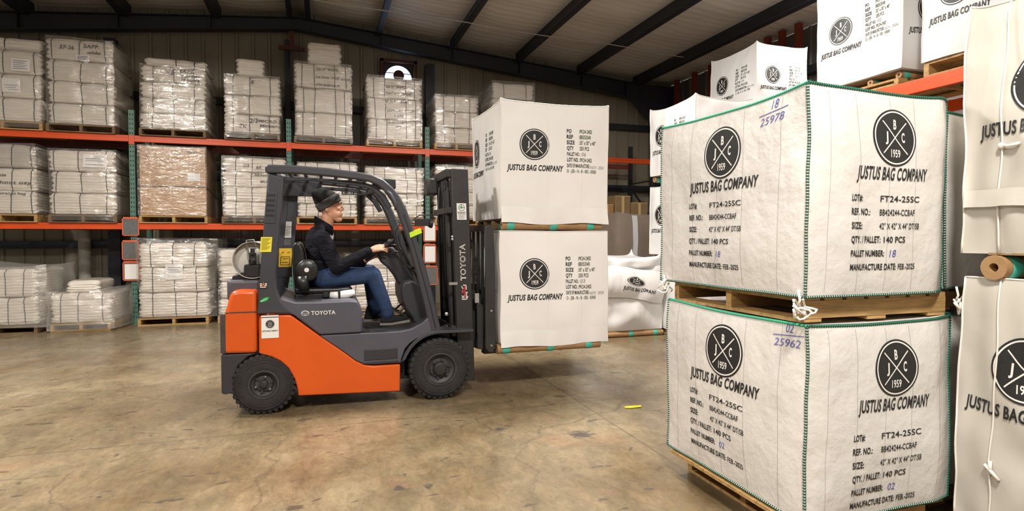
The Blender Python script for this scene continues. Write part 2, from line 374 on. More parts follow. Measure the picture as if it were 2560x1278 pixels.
# ------------------------------------------------------------------ bulk bags
class Bag:
    def __init__(s, x0, y0, z0, wx, dy, h, bulge=.03, wob=.012, sag=.03, ears=0., seed=1., soft=0., lean=0., turn=0.):
        s.turn = turn; s.o = (x0, y0, z0); s.w = wx; s.d = dy; s.h = h; s.b = bulge; s.wob = wob; s.sag = sag; s.ears = ears; s.seed = seed; s.soft = soft; s.lean = lean
    def deform(s, a, c, t):               # a, c, t in 0..1 along x, y, z
        sx, sy = 2*a-1, 2*c-1; ez = 1-(2*t-1)**4
        x = s.o[0]+a*s.w; y = s.o[1]+c*s.d; z = s.o[2]+t*s.h
        p = Vector((x, y, z)); sd = s.seed
        x += s.b*sx*abs(sx)*(1-sy**4)*ez; y += s.b*sy*abs(sy)*(1-sx**4)*ez
        z -= s.sag*t**3*(1-(sx*sx)*(sy*sy)); z += s.ears*(abs(sx*sy)**14)*t**8
        n1 = noise.noise_vector(p*1.7+Vector((sd*5.3, sd, -sd))); n2 = noise.noise_vector(p*4.5+Vector((-sd, sd*2.1, sd)))
        fold = math.sin((p.x+p.y)*21+sd*3+4*n1.x)*.35*(.55+n2.y)+math.sin((p.x+p.y)*47+p.z*2+sd+4*n1.y)*.16*(.5+n1.z)+.5*n2.z
        k = s.wob
        x += k*n1.x+k*.55*n2.x+s.soft*fold*(abs(sx)**3)*.022*(.3+.7*ez); y += k*n1.y+k*.55*n2.y+s.soft*fold*(abs(sy)**3)*.022*(.3+.7*ez); z += k*.8*n1.z*(.3+t)
        x += s.lean*t
        if s.turn and a > .84: y += s.turn*((a-.84)/.16)**1.3*(1-c)
        return Vector((x, y, z))
    def mesh(s, n=22):
        m = MB()
        m.grid(lambda u, v: s.deform(u, 0, v), n, n); m.grid(lambda u, v: s.deform(0, 1-u, v), n, n)
        m.grid(lambda u, v: s.deform(1-u, 1, v), n, n); m.grid(lambda u, v: s.deform(1, u, v), n, n)
        m.grid(lambda u, v: s.deform(u, v, 1), n, n); m.grid(lambda u, v: s.deform(u, 1-v, 0), 6, 6)
        return m
    def surf(s, face):                    # u metres from the left edge as seen, v metres from the bottom, off metres proud
        def f(u, v, off):
            if face == 'front': g = lambda a, t: s.deform(a, 0, t); W = s.w
            else: g = lambda a, t: s.deform(0, 1-a, t); W = s.d
            a, t = u/W, v/s.h; p = g(a, t); e = .004
            n = (g(a+e, t)-g(a-e, t)).cross(g(a, t+e)-g(a, t-e)).normalized()
            return p+n*off
        return f
    def edge(s, which):
        n = 26; k = [i/n for i in range(n+1)]
        return {'fl': [s.deform(0, 0, t) for t in k], 'bl': [s.deform(0, 1, t) for t in k], 'fr': [s.deform(1, 0, t) for t in k],
                'tf': [s.deform(t, 0, 1) for t in k], 'tl': [s.deform(0, t, 1) for t in k], 'tb': [s.deform(t, 1, 1) for t in k], 'tr': [s.deform(1, t, 1) for t in k],
                'mf': [s.deform(t, 0, 0) for t in k], 'ml': [s.deform(0, t, 0) for t in k]}[which]
def resample(pts, step):
    out = []; acc = 0
    for a, b in zip(pts, pts[1:]):
        L_ = (b-a).length; t = acc
        while t < L_: out.append((a+(b-a)*(t/L_), (b-a).normalized())); t += step
        acc = t-L_
    return out
def make_bag(name, B, label, group, mtl, cat='bulk bag', n=30):
    r = root(name, (B.o[0]+B.w/2, B.o[1]+B.d/2, B.o[2]), label, cat, group)
    B.mesh(n).build('bag_body', mtl, r, smooth=62); return r
def corded(r, B, edges, m='cord', rad=.005):
    for e in edges: MB().tube(B.edge(e), rad, 6).build('piping', M[m], r, smooth=180)
def stitched(r, B, edges):
    for e in edges:
        pts = B.edge(e); sm = MB().tube(pts, .005, 6).build('seam_cord', M['cord'] if e in ('fl', 'bl', 'ml', 'mf') else M['seam'], r, smooth=180)
        st = MB()
        for i, (p, t) in enumerate(resample(pts, .0135)):
            st.tube([p-t*.0034, p+t*.0034], .0078, 6)
        st.build('stitching', M['seam_dark'] if e != 'tl' else M['seam'], sm, kind='stuff')

# ------------------------------------------------------------------ pallets
_PM = {}
def pboard(dx, dy, dz, m):
    k = (round(dx, 3), round(dy, 3), round(dz, 3), m.name)
    if k not in _PM:
        b = MB().box(-dx/2, dx/2, -dy/2, dy/2, -dz/2, dz/2); _PM[k] = b.mesh('board', m)
    return _PM[k]
def pallet(x0, x1, y0, y1, z0, label, h=.125, run='y', m=None, group='wooden pallets', n=6, inset=0.):
    m = m or M['wood']; r = root('wooden_pallet', ((x0+x1)/2, (y0+y1)/2, z0), label, 'pallet', group)
    tb = .018; sh = h-2*tb; L_, W = (y1-y0, x1-x0) if run == 'y' else (x1-x0, y1-y0)
    for i in range(3):                    # stringers
        s = -W/2+.02+(W-.04)*i/2
        if run == 'y': put('stringer', pboard(.045, L_-2*inset, sh, m), r, ((x0+x1)/2+s, (y0+y1)/2, z0+tb+sh/2))
        else: put('stringer', pboard(L_-2*inset, .045, sh, m), r, ((x0+x1)/2, (y0+y1)/2+s, z0+tb+sh/2))
    for lev, cnt in ((1, n), (0, 3)):
        bw = .11 if lev else .12
        for i in range(cnt):
            LL = L_ if lev else L_-2*inset; s = -LL/2+bw/2+(LL-bw)*i/(cnt-1); z = z0+(h-tb/2 if lev else tb/2)
            if run == 'y': put('deck_board' if lev else 'bottom_board', pboard(W, bw, tb, m), r, ((x0+x1)/2, (y0+y1)/2+s, z))
            else: put('deck_board' if lev else 'bottom_board', pboard(bw, W, tb, m), r, ((x0+x1)/2+s, (y0+y1)/2, z))
    return r
def tube_pallet(x0, x1, y0, y1, z0, label, rad=.048, run='x', n=4):
    """runner pallet of kraft tubes with teal tape bands and a thin sheet on top"""
    r = root('tube_pallet', ((x0+x1)/2, (y0+y1)/2, z0), label, 'pallet', 'kraft tube pallets')
    for i in range(n):
        q = (y0+rad+(y1-y0-2*rad)*i/(n-1)) if run == 'x' else (x0+rad+(x1-x0-2*rad)*i/(n-1)); z = z0+rad+.001
        a, b = ((x0, q, z), (x1, q, z)) if run == 'x' else ((q, y0, z), (q, y1, z))
        ax = Vector(b)-Vector(a); L_ = ax.length
        t = MB().lathe(a, ax, [(rad*.36, .14), (rad*.36, 0), (rad, 0), (rad, L_), (rad*.36, L_), (rad*.36, L_-.14)], 18, close=True).build('kraft_tube', M['kraft'], r)
        for f in ((.08, .5, .88) if run == 'x' else (.12, .85)):
            MB().lathe(Vector(a)+ax*f-ax.normalized()*.035, ax, [(rad+.001, 0), (rad+.003, .004), (rad+.003, .066), (rad+.001, .07)], 18, close=False).build('tape_band', M['teal'], t)
    MB().box(x0+.02, x1-.02, y0+.02, y1-.02, z0+2*rad+.002, z0+2*rad+.012).build('slip_sheet', M['carton_dry'], r)
    return r

# ------------------------------------------------------------------ strapped bales
def bale(x0, x1, y0, y1, z0, z1, straps, label, group, seed, m='bale', ridges=8, writing=None, sheets=(), roll=False):
    r = root('strapped_bale', ((x0+x1)/2, (y0+y1)/2, z0), label, 'bale', group)
    h = z1-z0; d = y1-y0; cz = (z0+z1)/2; cy = (y0+y1)/2; W = x1-x0; R = min(h*.28, .062) if not roll else h*.47
    per = []                               # rounded-rectangle loop in (y, z): front, top, back, bottom
    def arc(oy, oz, a0, n):
        for i in range(n): a = a0+PI/2*i/n; per.append((oy+R*math.cos(a), oz+R*math.sin(a), math.cos(a), math.sin(a)))
    hy, hz = d/2-R, h/2-R; nf = 12
    arc(-hy, -hz, PI, 5)[:0] if False else None
    for i in range(5): a = PI+PI/2*(1-i/5); per.append((-hy+R*math.cos(a), -hz+R*math.sin(a), math.cos(a), math.sin(a)))
    for i in range(nf): per.append((-hy-R, -hz+2*hz*i/nf, -1, 0))
    for i in range(5): a = PI-PI/2*i/5; per.append((-hy+R*math.cos(a), hz+R*math.sin(a), math.cos(a), math.sin(a)))
    for i in range(5): per.append((-hy+2*hy*i/5, hz+R, 0, 1))
    for i in range(4): a = PI/2-PI/2*i/4; per.append((hy+R*math.cos(a), hz+R*math.sin(a), math.cos(a), math.sin(a)))
    for i in range(3): per.append((hy+R, hz-2*hz*i/3, 1, 0))
    for i in range(4): a = -PI/2*i/4; per.append((hy+R*math.cos(a), -hz+R*math.sin(a), math.cos(a), math.sin(a)))
    for i in range(5): per.append((hy-2*hy*i/5, -hz-R, 0, -1))
    np_ = len(per); sx = [x0+W*f for f in straps]
    er = .055
    xs = [0, .008, .022, .04, .062]+[.062+(W-.124)*i/26 for i in range(1, 26)]+[W-.062, W-.04, W-.022, W-.008, W]
    def pt(x, q, off=0.):
        py, pz, ny, nz_ = q; X = x0+x
        e = min(x, W-x); ins = er*(1-math.sqrt(max(0, 1-(1-min(e, er)/er)**2))) if e < er else 0
        pin = sum(math.exp(-((X-s)/.06)**2) for s in sx)
        edge = abs(ny*nz_)*2+.35
        f = .006*math.sin(2*PI*ridges*(pz/h)+seed*2+1.5*noise.noise(Vector((X*2.2, pz*5, seed*3.1))))*abs(ny)**2
        lump = .020*noise.noise(Vector((X*2.3, py*2+pz*4.5, seed*5.7)))
        big = .012*noise.noise(Vector((X*5, pz*11+py*4, seed*2.3)))
        k = -ins-(.017*edge*pin)+f+lump*.8+big+off
        if nz_ < -.5: k = -ins
        z = cz+pz+nz_*k
        endx = (.016*math.sin(2*PI*(ridges*.6)*(pz/h)+seed)+.02*noise.noise(Vector((py*3, pz*9, seed+X)))) if e < .03 else 0
        return Vector((X+(endx if x > W/2 else -endx), cy+py+ny*k, max(z, z0+.001)))
    b = MB(); vs = [pt(x, q) for x in xs for q in per]; n = len(xs)
    fs = [(i*np_+k, i*np_+(k+1) % np_, (i+1)*np_+(k+1) % np_, (i+1)*np_+k) for i in range(n-1) for k in range(np_)]
    fs += [tuple(range(np_-1, -1, -1)), tuple(range((n-1)*np_, n*np_))]
    b.add(vs, fs); b.build('bale_body', M[m], r, smooth=75)
    for f in straps:
        s = MB(); x = W*f; tl = .02*random.uniform(-1, 1); vs = []
        for q in per:
            dx = tl*q[1]/h
            vs += [pt(x-.006+dx, q, .002), pt(x+.006+dx, q, .002), pt(x+.006+dx, q, .006), pt(x-.006+dx, q, .006)]
        fs = []
        for k in range(np_):
            a, c = 4*k, 4*((k+1) % np_)
            fs += [(a+i, a+(i+1) % 4, c+(i+1) % 4, c+i) for i in range(4)]
        s.add(vs, fs); s.build('strap', M['strap'], r)
    def S(u, v, off):                      # front face: u metres from left, v metres from the bale's bottom
        return pt(u, (-d/2, v-h/2, -1, 0), off+.006)
    if writing:
        k = MB()
        for (u, v, t, hh, wd) in writing: text(k, S, u*W, v*h, t, hh, wd, .012, .15, .006)
        k.build('marker_writing', M['marker'], r)
    for (u, v, a, c) in sheets:
        sh = MB().grid(lambda i, j: S(u*W+a*i, v*h+c*j, .010), 4, 4); so = sh.build('label_sheet', M['paper'], r)
        k = MB()
        for i in range(5): line(k, S, (u*W+a*.12, v*h+c*(.8-.15*i)), (u*W+a*(.85-.1*(i % 2)), v*h+c*(.8-.15*i)), .008, .013, 3)
        k.build('print_lines', M['ink_pale'], so)
    return r

# ------------------------------------------------------------------ the building
XW, YW = 8.5, 13.05
def roof(x): return 6.13-.092*abs(x+.4)
fl = MB().quad((-10, -5, 0), (XW, -5, 0), (XW, YW, 0), (-10, YW, 0)); struct('floor', fl, M['floor'], 'worn polished concrete floor with cracks and rubber marks')
def sheet_rows(name, axis, a0, a1, fix, z1f, m, label, wid=.915):
    """wall of ribbed steel sheets: each sheet a part"""
    r = root(name, (a0 if axis == 'x' else fix, fix if axis == 'x' else a0, 0), label, 'wall'); del r['category']; r['kind'] = 'structure'
    n = int((a1-a0)/wid)+1
    for i in range(n):
        b = MB(); prof = []
        for j in range(3):
            s = j*.305; prof += [(s, 0), (s+.225, 0), (s+.245, .03), (s+.285, .03)]
        prof.append((.915, 0)); lo, hi = [], []
        for s, dp in prof:
            q = min(a0+i*wid+s, a1)
            p = (q, fix-dp) if axis == 'x' else (fix-dp, q)
            lo.append((*p, 0)); hi.append((*p, z1f(q)))
        k = len(lo); b.add(lo+hi, [(j, j+1, j+1+k, j+k) for j in range(k-1)] if axis == 'x' else [(j+1, j, j+k, j+1+k) for j in range(k-1)])
        b.build('wall_panel', m, r, smooth=None)
    return r
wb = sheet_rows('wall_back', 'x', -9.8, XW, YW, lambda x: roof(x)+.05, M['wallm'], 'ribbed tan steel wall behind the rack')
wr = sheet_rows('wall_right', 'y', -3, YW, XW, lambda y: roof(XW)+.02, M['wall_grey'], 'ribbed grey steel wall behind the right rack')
for z in (1.35, 2.7, 4.2):
    MB().box(-9.8, XW, YW-.16, YW-.035, z-.07, z+.07).build('girt', M['navy'], wb)
    MB().box(XW-.18, XW-.035, -3, YW-.2, z-.07+.3, z+.07+.3).build('girt', M['navy'], wr)
for x, wdt in ((-3.73, .2), (2.27, .2), (-.64, .1)):
    c = MB(); y0, y1 = YW-.28, YW-.17
    c.box(x-wdt/2, x+wdt/2, y0-.012, y0, 0, roof(x)-.62); c.box(x-wdt/2, x+wdt/2, y1, y1+.012, 0, roof(x)-.62); c.box(x-.008, x+.008, y0, y1, 0, roof(x)-.62)
    c.build('wall_column', M['navy'], wb)
# roof: insulation blankets between the purlins, purlins, rafter
ce = root('ceiling', (0, 5, 6), 'white insulated sloping roof with dark purlins', 'ceiling'); del ce['category']; ce['kind'] = 'structure'
px = [-8.02, -6.5, -4.96, -3.42, -1.87, -.40, 1.22, 2.76, 4.30, 5.84, 7.36, 8.5]
for a, b in zip(px, px[1:]):
    def sh(u, v, a=a, b=b):
        x = a+(b-a)*u; y = -4.5+(YW+4.5)*v
        return (x, y, roof(x)+.03-.05*math.sin(PI*u)**.8*(.8+.4*noise.noise(Vector((a, y*.9, 0))))-.012*math.sin(y*5.2+2*noise.noise(Vector((x*1.2, y*.7, 3))))*math.sin(PI*u))
    MB().grid(sh, 8, 130, True).build('insulation_sheet', M['insul'], ce, smooth=180)
for x in px[1:-1]:
    p = MB(); z = roof(x)
    if x == -.40: 
        for q in (-.17, .17): p.box(x+q-.006, x+q+.006, -4.5, YW-.1, z-.24, z+.02); p.box(x+q-.05, x+q+.05, -4.5, YW-.1, z-.25, z-.238)
    else:
        p.box(x-.006, x+.006, -4.5, YW-.1, z-.25, z+.03); p.box(x-.11, x+.006, -4.5, YW-.1, z-.256, z-.244); p.box(x-.115, x-.103, -4.5, YW-.1, z-.256, z-.215)
    p.build('purlin', M['navy'], ce, smooth=None)
yr = 12.72
def rafter_bot(x): return (5.69-.108*abs(x+.45))
for sgn, x0, x1 in ((1, -.42, 8.35), (-1, -.42, -9.6)):
    r = MB(); n = 10
    for i in range(n):
        a, b = x0+(x1-x0)*i/n, x0+(x1-x0)*(i+1)/n
        for (yy0, yy1, f0, f1) in ((yr-.006, yr+.006, lambda x: rafter_bot(x), lambda x: roof(x)-.21), (yr-.11, yr+.11, lambda x: rafter_bot(x)-.014, lambda x: rafter_bot(x)), (yr-.11, yr+.11, lambda x: roof(x)-.222, lambda x: roof(x)-.208)):
            vs = [(a, yy0, f0(a)), (b, yy0, f0(b)), (b, yy1, f0(b)), (a, yy1, f0(a)), (a, yy0, f1(a)), (b, yy0, f1(b)), (b, yy1, f1(b)), (a, yy1, f1(a))]
            r.add(vs, [(0,3,2,1),(4,5,6,7),(0,1,5,4),(1,2,6,5),(2,3,7,6),(3,0,4,7)])
    for x in (1.22, 2.76, 4.30, 5.84, 7.36):     # web stiffeners under the purlins
        x = x if sgn > 0 else -.8-x
        r.box(x-.006, x+.006, yr-.10, yr-.006, rafter_bot(x), roof(x)-.21)
    r.build('rafter', M['navy'], ce, smooth=None)
kn = MB().prism([(7.0, rafter_bot(7.0)), (7.75, 4.2), (7.95, 0), (8.4, 0), (8.4, 5.2), (7.0, 5.2)], yr-.10, yr-.08)
kn.box(7.9, 8.42, yr-.08, yr+.1, 0, 5.1); kn.build('frame_column', M['navy'], ce, smooth=None)
cw = MB().tube([(-1.2+8*t, 10.0, 5.36-.30*(t*8/5)*.62-.03*math.sin(PI*t*2.5)**2) for t in [i/20 for i in range(21)]], .008, 6).build('cable', M['wire'])
tag(cw, 'thin pale cable strung under the roof purlins', 'cable')
# bits on the back wall
r = root('wall_fan', (1.6, YW-.17, 4.75), 'square framed wall fan with bluish daylight behind its round opening', 'fan')
f = MB()
for a in (0, 1): f.box(1.22+a*.72, 1.28+a*.72, YW-.17, YW-.05, 4.55, 5.33); f.box(1.22, 2.0, YW-.17, YW-.05, 4.55+a*.72, 4.61+a*.72)
f.build('fan_frame', M['rust'], r)
S = lambda u, v, o: (1.61+u, YW-.075-o, 4.93+v)
b = MB(); ring(b, S, 0, 0, .02, .30, 0, 40, 2); b.build('daylight_opening', M['daylight'], r)
b = MB(); ring(b, S, 0, 0, .29, .42, .004, 40, 2); b.box(1.3, 1.94, YW-.055, YW-.045, 4.58, 5.28); b.build('shroud', M['dark'], r)
b = MB().lathe((1.61, YW-.12, 4.99), (0, -1, 0), [(.03, -.03), (.115, 0), (.115, .05), (.06, .08), (.0005, .085)], 24); b.build('fan_motor', M['rust'], r)
b = MB()
for z in (4.79, 5.05): b.box(1.33, 1.89, YW-.10, YW-.088, z-.008, z+.008)
b.build('louver_bar', M['navy'], r)
r = root('ceiling_hanger', (-.55, YW-.25, 5.3), 'rust brown hanger bar on a short rod below the ridge', 'hanger')
MB().box(-.80, -.30, YW-.34, YW-.29, 5.27, 5.35).build('bar', M['rust'], r); MB().box(-.60, -.50, YW-.34, YW-.29, 5.35, 5.65).build('rod', M['rust'], r)
MB().tube([(-.62, YW-.30, 5.27), (-.60, YW-.28, 4.9), (-.66, YW-.27, 4.4), (-.62, YW-.27, 3.9)], .012, 6).build('cord', M['navy'], r)
for i, (x, z1, lb) in enumerate(((-4.2, 1.62, 'pale round downpipe on the wall above the low film-wrapped bales'), (-2.8, 1.70, 'pale round downpipe on the wall behind the first three-bale floor stack'))):
    p = MB().tube([(x, YW-.30, .0), (x, YW-.30, z1)], .10-.02*i, 16); p.lathe((x, YW-.30, z1), (0, 0, 1), [(.05, 0), (.05, .3)], 12)
    tag(p.build('downpipe', M['pipe'], smooth=40), lb, 'pipe', 'wall downpipes')

# ------------------------------------------------------------------ the long rack
YF, YB = 11.42, 12.46
PX = [-5.565, -3.05, -.565, 1.97, 4.49, 7.01]
SH = {'m': 1.73, 't': 3.21}
rk = root('pallet_rack', (-3.05, YF, 0), 'long pallet rack with green posts and orange beams along the back wall', 'rack')
hole = MB()
for i in range(45):
    z = .12+i*.078
    for q in (-.019, .019): hole.add([(q-.009, 0, z), (q+.009, 0, z), (q+.006, 0, z+.026), (q-.006, 0, z+.026)], [(0, 1, 2, 3)])
hm = hole.mesh('post_holes', M['hole'])
pm = MB().box(-.042, .042, 0, .07, 0, 3.64).box(-.06, .06, -.02, .09, 0, .012).mesh('post', M['rack_green'])
pmn = MB().box(-.042, .042, 0, .07, 0, 3.64).mesh('post', M['navy'])
for x in PX:
    dk = x > 6
    p = put('post', pmn if dk else pm, rk, (x, YF, 0)); h_ = put('post_holes', hm, p, (x, YF-.0015, 0)); h_['kind'] = 'stuff'
    put('rear_post', pmn if dk else pm, rk, (x, YB-.07, 0))
    for k in range(4):
        MB().bar((x, YF+.07, .2+k*.85), (x, YB-.07, .95+k*.85 if k % 2 == 0 else .2+k*.85), .03, .03).build('frame_brace', M['navy'] if (dk or k == 1) else M['rack_green'], rk)
for lv in ('m', 't'):
    z1 = SH[lv]
    for a, b in zip(PX, PX[1:]):
        bm = MB().box(a+.042, b-.042, YF-.022, YF+.028, z1-.105, z1); bm.box(a+.042, b-.042, YF-.026, YF-.020, z1-.040, z1)
        bo = bm.build('front_beam', M['rack_orange'], rk, bevel=.006)
        MB().box(b-.0425, b+.0425, YF-.016, YF-.003, z1-.15, z1+.004).build('beam_connector', M['rack_orange'], bo, bevel=.003)
        MB().box(a+.042, b-.042, YB-.03, YB+.02, z1-.105, z1).build('rear_beam', M['rack_red'], rk)
def holder(x, z0, z1, label, paper):
    r = root('document_holder', (x, YF-.03, z0), label, 'document holder', 'orange framed document holders')
    w2, t = .125, .014; y = YF-.045
    f = MB().box(x-w2, x-w2+t, y, y+.012, z0, z1).box(x+w2-t, x+w2, y, y+.012, z0, z1).box(x-w2, x+w2, y, y+.012, z0, z0+t).box(x-w2, x+w2, y, y+.012, z1-t*2, z1)
    f.build('holder_frame', M['orange_frame'], r); MB().box(x-w2+t, x+w2-t, y+.006, y+.010, z0+t, z1-t*2).build('sleeve', M['paper_grey'], r)
    if paper: MB().box(x-w2+.03, x+w2-.018, y+.001, y+.005, z0+.025, z1-.05).build('sheet', M['paper'], r)
ph = 'document holder on the first green post, '
holder(-3.08, 1.515, 1.83, 'empty grey orange-framed '+ph+'over the beam', False); holder(-3.09, 1.105, 1.44, 'empty grey orange-framed '+ph+'second down', False)
holder(-3.085, .755, 1.085, 'white paper in orange-framed '+ph+'lowest', True)
ph = 'orange-framed document holder on the post left of the mast, '
holder(2.0, 1.40, 1.82, 'white paper in '+ph+'top', True); holder(2.0, .98, 1.36, 'white paper in '+ph+'middle', True); holder(2.03, .55, .93, 'empty '+ph+'lowest', False)

# ------------------------------------------------------------------ stacks of strapped bales on pallets
def film_hood(x0, x1, y0, y1, z0, z1, label, m, seed, sag=.05, loose=0.):
    B = Bag(x0, y0, z0, x1-x0, y1-y0, z1-z0, .012+.03*loose, .016+.04*loose, sag, 0, seed, .6+loose); b = B.mesh(16)
    tag(b.build('stretch_film', M[m], smooth=180), label, 'film', 'clear stretch film over the bales')
ORD = ['lowest', 'second from the bottom', 'third from the bottom', 'fourth from the bottom']
def stack(x0, x1, zb, zt, n, loc, wood, straps, y0=11.37, dy=1.02, m='bale', cap_=None, wr={}, sh={}, grp='strapped bales on the rack', ph=.125, shift=None, mm={}, film='film'):
    seed = abs(x0*3.1+zb*1.7)+1
    pallet(x0-.02, x1+.0, y0-.02, y0+dy+.04, zb+.001, 'wooden pallet under the '+loc, ph, 'y', wood, 'pallets under the bale stacks', 6)
    z = zb+ph+.004; hb = (zt-z)/n; rr = random.Random(int(seed*100))
    for i in range(n):
        a = rr.uniform(-.015, .02); b = rr.uniform(-.02, .015); hh = hb*rr.uniform(.97, 1.0)
        nm = 'topmost' if (i == n-1 and not cap_) else ('top full-width' if i == n-1 else ORD[i])
        bale(x0+a, x1+b, y0+rr.uniform(-.01, .015), y0+dy, z, z+hb-.001, [s+rr.uniform(-.012, .012) for s in straps], 'white strapped bale, '+nm+' in the '+loc, grp, seed+i*1.37, mm.get(i, m),
             ridges=max(5, int(hh/.045)), writing=wr.get(i), sheets=sh.get(i, ()))
        z += hb
    if film: film_hood(x0-.004, x1+.002, y0-.022, y0+dy+.03, zb+ph*(.3 if seed % 1 < .5 else .9), zt+.015, 'clear stretch film around the '+loc, film, seed, .0)
    if cap_:
        ca, cb, ch, cs, roll = cap_
        bale(ca, cb, y0+.08, y0+dy*.8, z, z+ch, cs, 'small loose bale lying on top of the '+loc, grp, seed+9, m, ridges=6, roll=roll)
W_, WD = M['wood'], M['wood_dark']
s3 = [.10, .50, .90]; s4 = [.13, .33, .70, .88]
hand1 = [(.36, .72, '22x 31" WWPD', .055, .40), (.36, .40, 'Cut Corner "WIDE" opening', .045, .60), (.36, .10, 'LF24-26AB-030-30', .04, .42)]
stack(-5.32, -4.28, 3.21, 4.48, 3, "upper-shelf stack cut by left edge", W_, s3, m='bale', sh={2: [(.62, .1, .25, .2)], 1: [(.5, .2, .25, .22)]}, cap_=(-5.3, -4.3, .22, [.5], True))
stack(-4.21, -3.27, 3.21, 4.73, 4, "first whole upper-shelf stack", WD, [.09, .49, .87], wr={3: [(.2, .5, '27-36', .06, .2), (.56, .62, 'BAPP.', .06, .22), (.6, .36, 'wide', .05, .2)]}, sh={3: [(.44, -.02, .2, .1)]})
stack(-2.90, -1.91, 3.21, 4.40, 4, "upper-shelf stack right of first green post", WD, [.18, .5, .82], wr={3: [(.36, .5, '3/3', .075, .14), (.60, .66, '6672', .06, .2), (.6, .38, '18x55-2000', .05, .3), (.62, .12, '19 bundle', .05, .28)]},
      cap_=(-2.84, -1.90, .165, [.5, .8], True))
stack(-1.60, -.71, 3.21, 4.35, 3, "upper-shelf stack left of second green post", WD, [.15, .45, .82], wr={0: [(.27, .25, '7K', .07, .12), (.45, .55, '2/3', .08, .14), (.62, .6, 'MICRO', .05, .3), (.64, .35, 'Minton', .05, .3)], 2: [(.47, .6, 'E', .06, .05)]},
      cap_=(-1.42, -.97, .33, [], False), grp='strapped bales on the rack')
stack(-.45, .55, 3.21, 4.675, 3, "tallest upper-shelf stack", WD, s4, wr={2: hand1+[(.45, -.10, '9,000', .04, .16)]}, cap_=(-.215, .36, .42, [], False))
stack(.83, 1.86, 3.21, 4.53, 3, "upper-shelf stack below the wall fan", W_, s4, wr={2: [(.34, .5, '22x 31" WWPD', .055, .38), (.34, .2, 'Cut Corner "WIDE"', .045, .5)], 1: [(.34, .82, '5,637 bun', .05, .42), (.36, .38, 'LF24-26AB-030-20', .05, .5), (.48, .14, '9,600', .045, .18)], 0: [(.36, .8, '(LF24-26AB)', .04, .3), (.5, .6, '998', .045, .1)]})
stack(2.12, 2.98, 3.21, 4.28, 3, "upper-shelf stack right of third green post", W_, [.2, .45, .8])
stack(3.28, 4.18, 3.21, 4.62, 4, "upper-shelf stack behind the carried load", W_, [.25, .8])
stack(-5.36, -4.38, 1.73, 2.98, 3, "middle-shelf stack cut by left edge", W_, [.4, .66, .92], mm={2: 'bale_dull'}, wr={1: [(.48, .62, 'oze', .05, .1), (.5, .3, 'hout ozy', .05, .42)], 0: [(.5, .85, 'orange bag', .04, .35)]})
stack(-4.21, -3.27, 1.73, 2.93, 3, "middle-shelf stack left of first green post", WD, [.08, .45, .86], sh={2: [(.52, .2, .34, .22)]})
stack(-1.66, -.62, 1.73, 2.91, 4, "middle-shelf stack behind forklift's rear pillar", WD, [.2, .46, .8], wr={3: [(.32, .35, '1/3', .06, .09), (.52, .25, '6K', .06, .1)], 2: [(.5, .75, 'ARABIAN', .05, .3), (.6, .3, 'MUSK', .05, .2)]})
stack(-.42, .62, 1.73, 2.86, 4, "middle-shelf stack behind driver's head", W_, s4, mm={})
stack(.78, 1.88, 1.73, 2.82, 4, "middle-shelf stack behind forklift's front pillar", W_, s4)
stack(2.12, 2.98, 1.73, 2.9, 4, "middle-shelf stack behind the mast", W_, [.25, .7])
G2 = 'strapped bales on the floor'
stack(-5.25, -4.22, 0, 1.0, 2, "low floor stack at left edge", WD, [.62, .83], y0=10.86, film=None, grp=G2)
stack(-4.03, -3.24, 0, .60, 1, "one-bale floor stack under film", W_, [.15, .45, .85], y0=10.86, film=None, grp=G2, cap_=(-3.86, -3.42, .2, [], False))
stack(-2.92, -1.88, 0, 1.40, 3, "three-bale floor stack by first green post", W_, [.18, .5, .82], y0=11.16, film=None, grp=G2, sh={1: [(.38, .52, .26, .26)]})
stack(-1.72, -.72, 0, 1.28, 4, "floor stack behind the gas tank", W_, [.3, .7], y0=11.2, grp=G2)
stack(.42, 1.5, 0, 1.16, 4, "floor stack behind driver's knee", W_, s4, y0=11.25, grp=G2)
film_hood(-5.3, -4.08, 10.82, 12.0, .1, 1.08, 'clear film over the low floor stack at the left edge', 'film_hazy', 3, .05, 1)
film_hood(-4.1, -3.14, 10.81, 12.0, .03, .66, 'clear film over the lowest single-bale floor stack', 'film_hazy', 5, .02, 1)
film_hood(-2.92, -1.74, 11.13, 12.32, .13, 1.47, 'clear film around the first three-bale floor stack', 'film', 7, .02, .7)
film_hood(-2.96, -1.905, 11.35, 12.41, 1.862, 3.055, 'clear stretch film around the two brown cartons', 'film_box', 12, 0)
# cartons on the middle shelf
pallet(-2.95, -1.91, 11.36, 12.4, 1.731, 'wooden pallet under the film-wrapped brown cartons', .125, 'y', W_, 'pallets under the bale stacks')
for i, (z0, z1, lb) in enumerate(((1.862, 2.36, 'lower brown film-wrapped carton on the middle shelf'), (2.365, 3.04, 'upper brown film-wrapped carton with white label on middle shelf'))):
    r = root('carton', (-2.43, 11.9, z0), lb, 'carton', 'film-wrapped cartons')
    b = Bag(-2.93, 11.38, z0, 1.0, 1.0, z1-z0, .012, .006, 0, 0, 4+i); b.mesh(14).build('carton_body', M['carton'], r, smooth=60)
    if i:
        S = b.surf('front'); k = MB().grid(lambda u, v: S(.72+.2*u, .10+.13*v, .006), 3, 3); k.build('label_sheet', M['paper'], r)
        k = MB(); text(k, S, .68, .56, '7900', .05, .2, .0, .15, .006); k.build('marker_writing', M['marker'], r)
    else: MB().tube([(-2.94, 11.365, z1+.001), (-1.92, 11.365, z1+.001), (-1.915, 12.38, z1-.12)], .008, 6).build('strap', M['strap'], r)

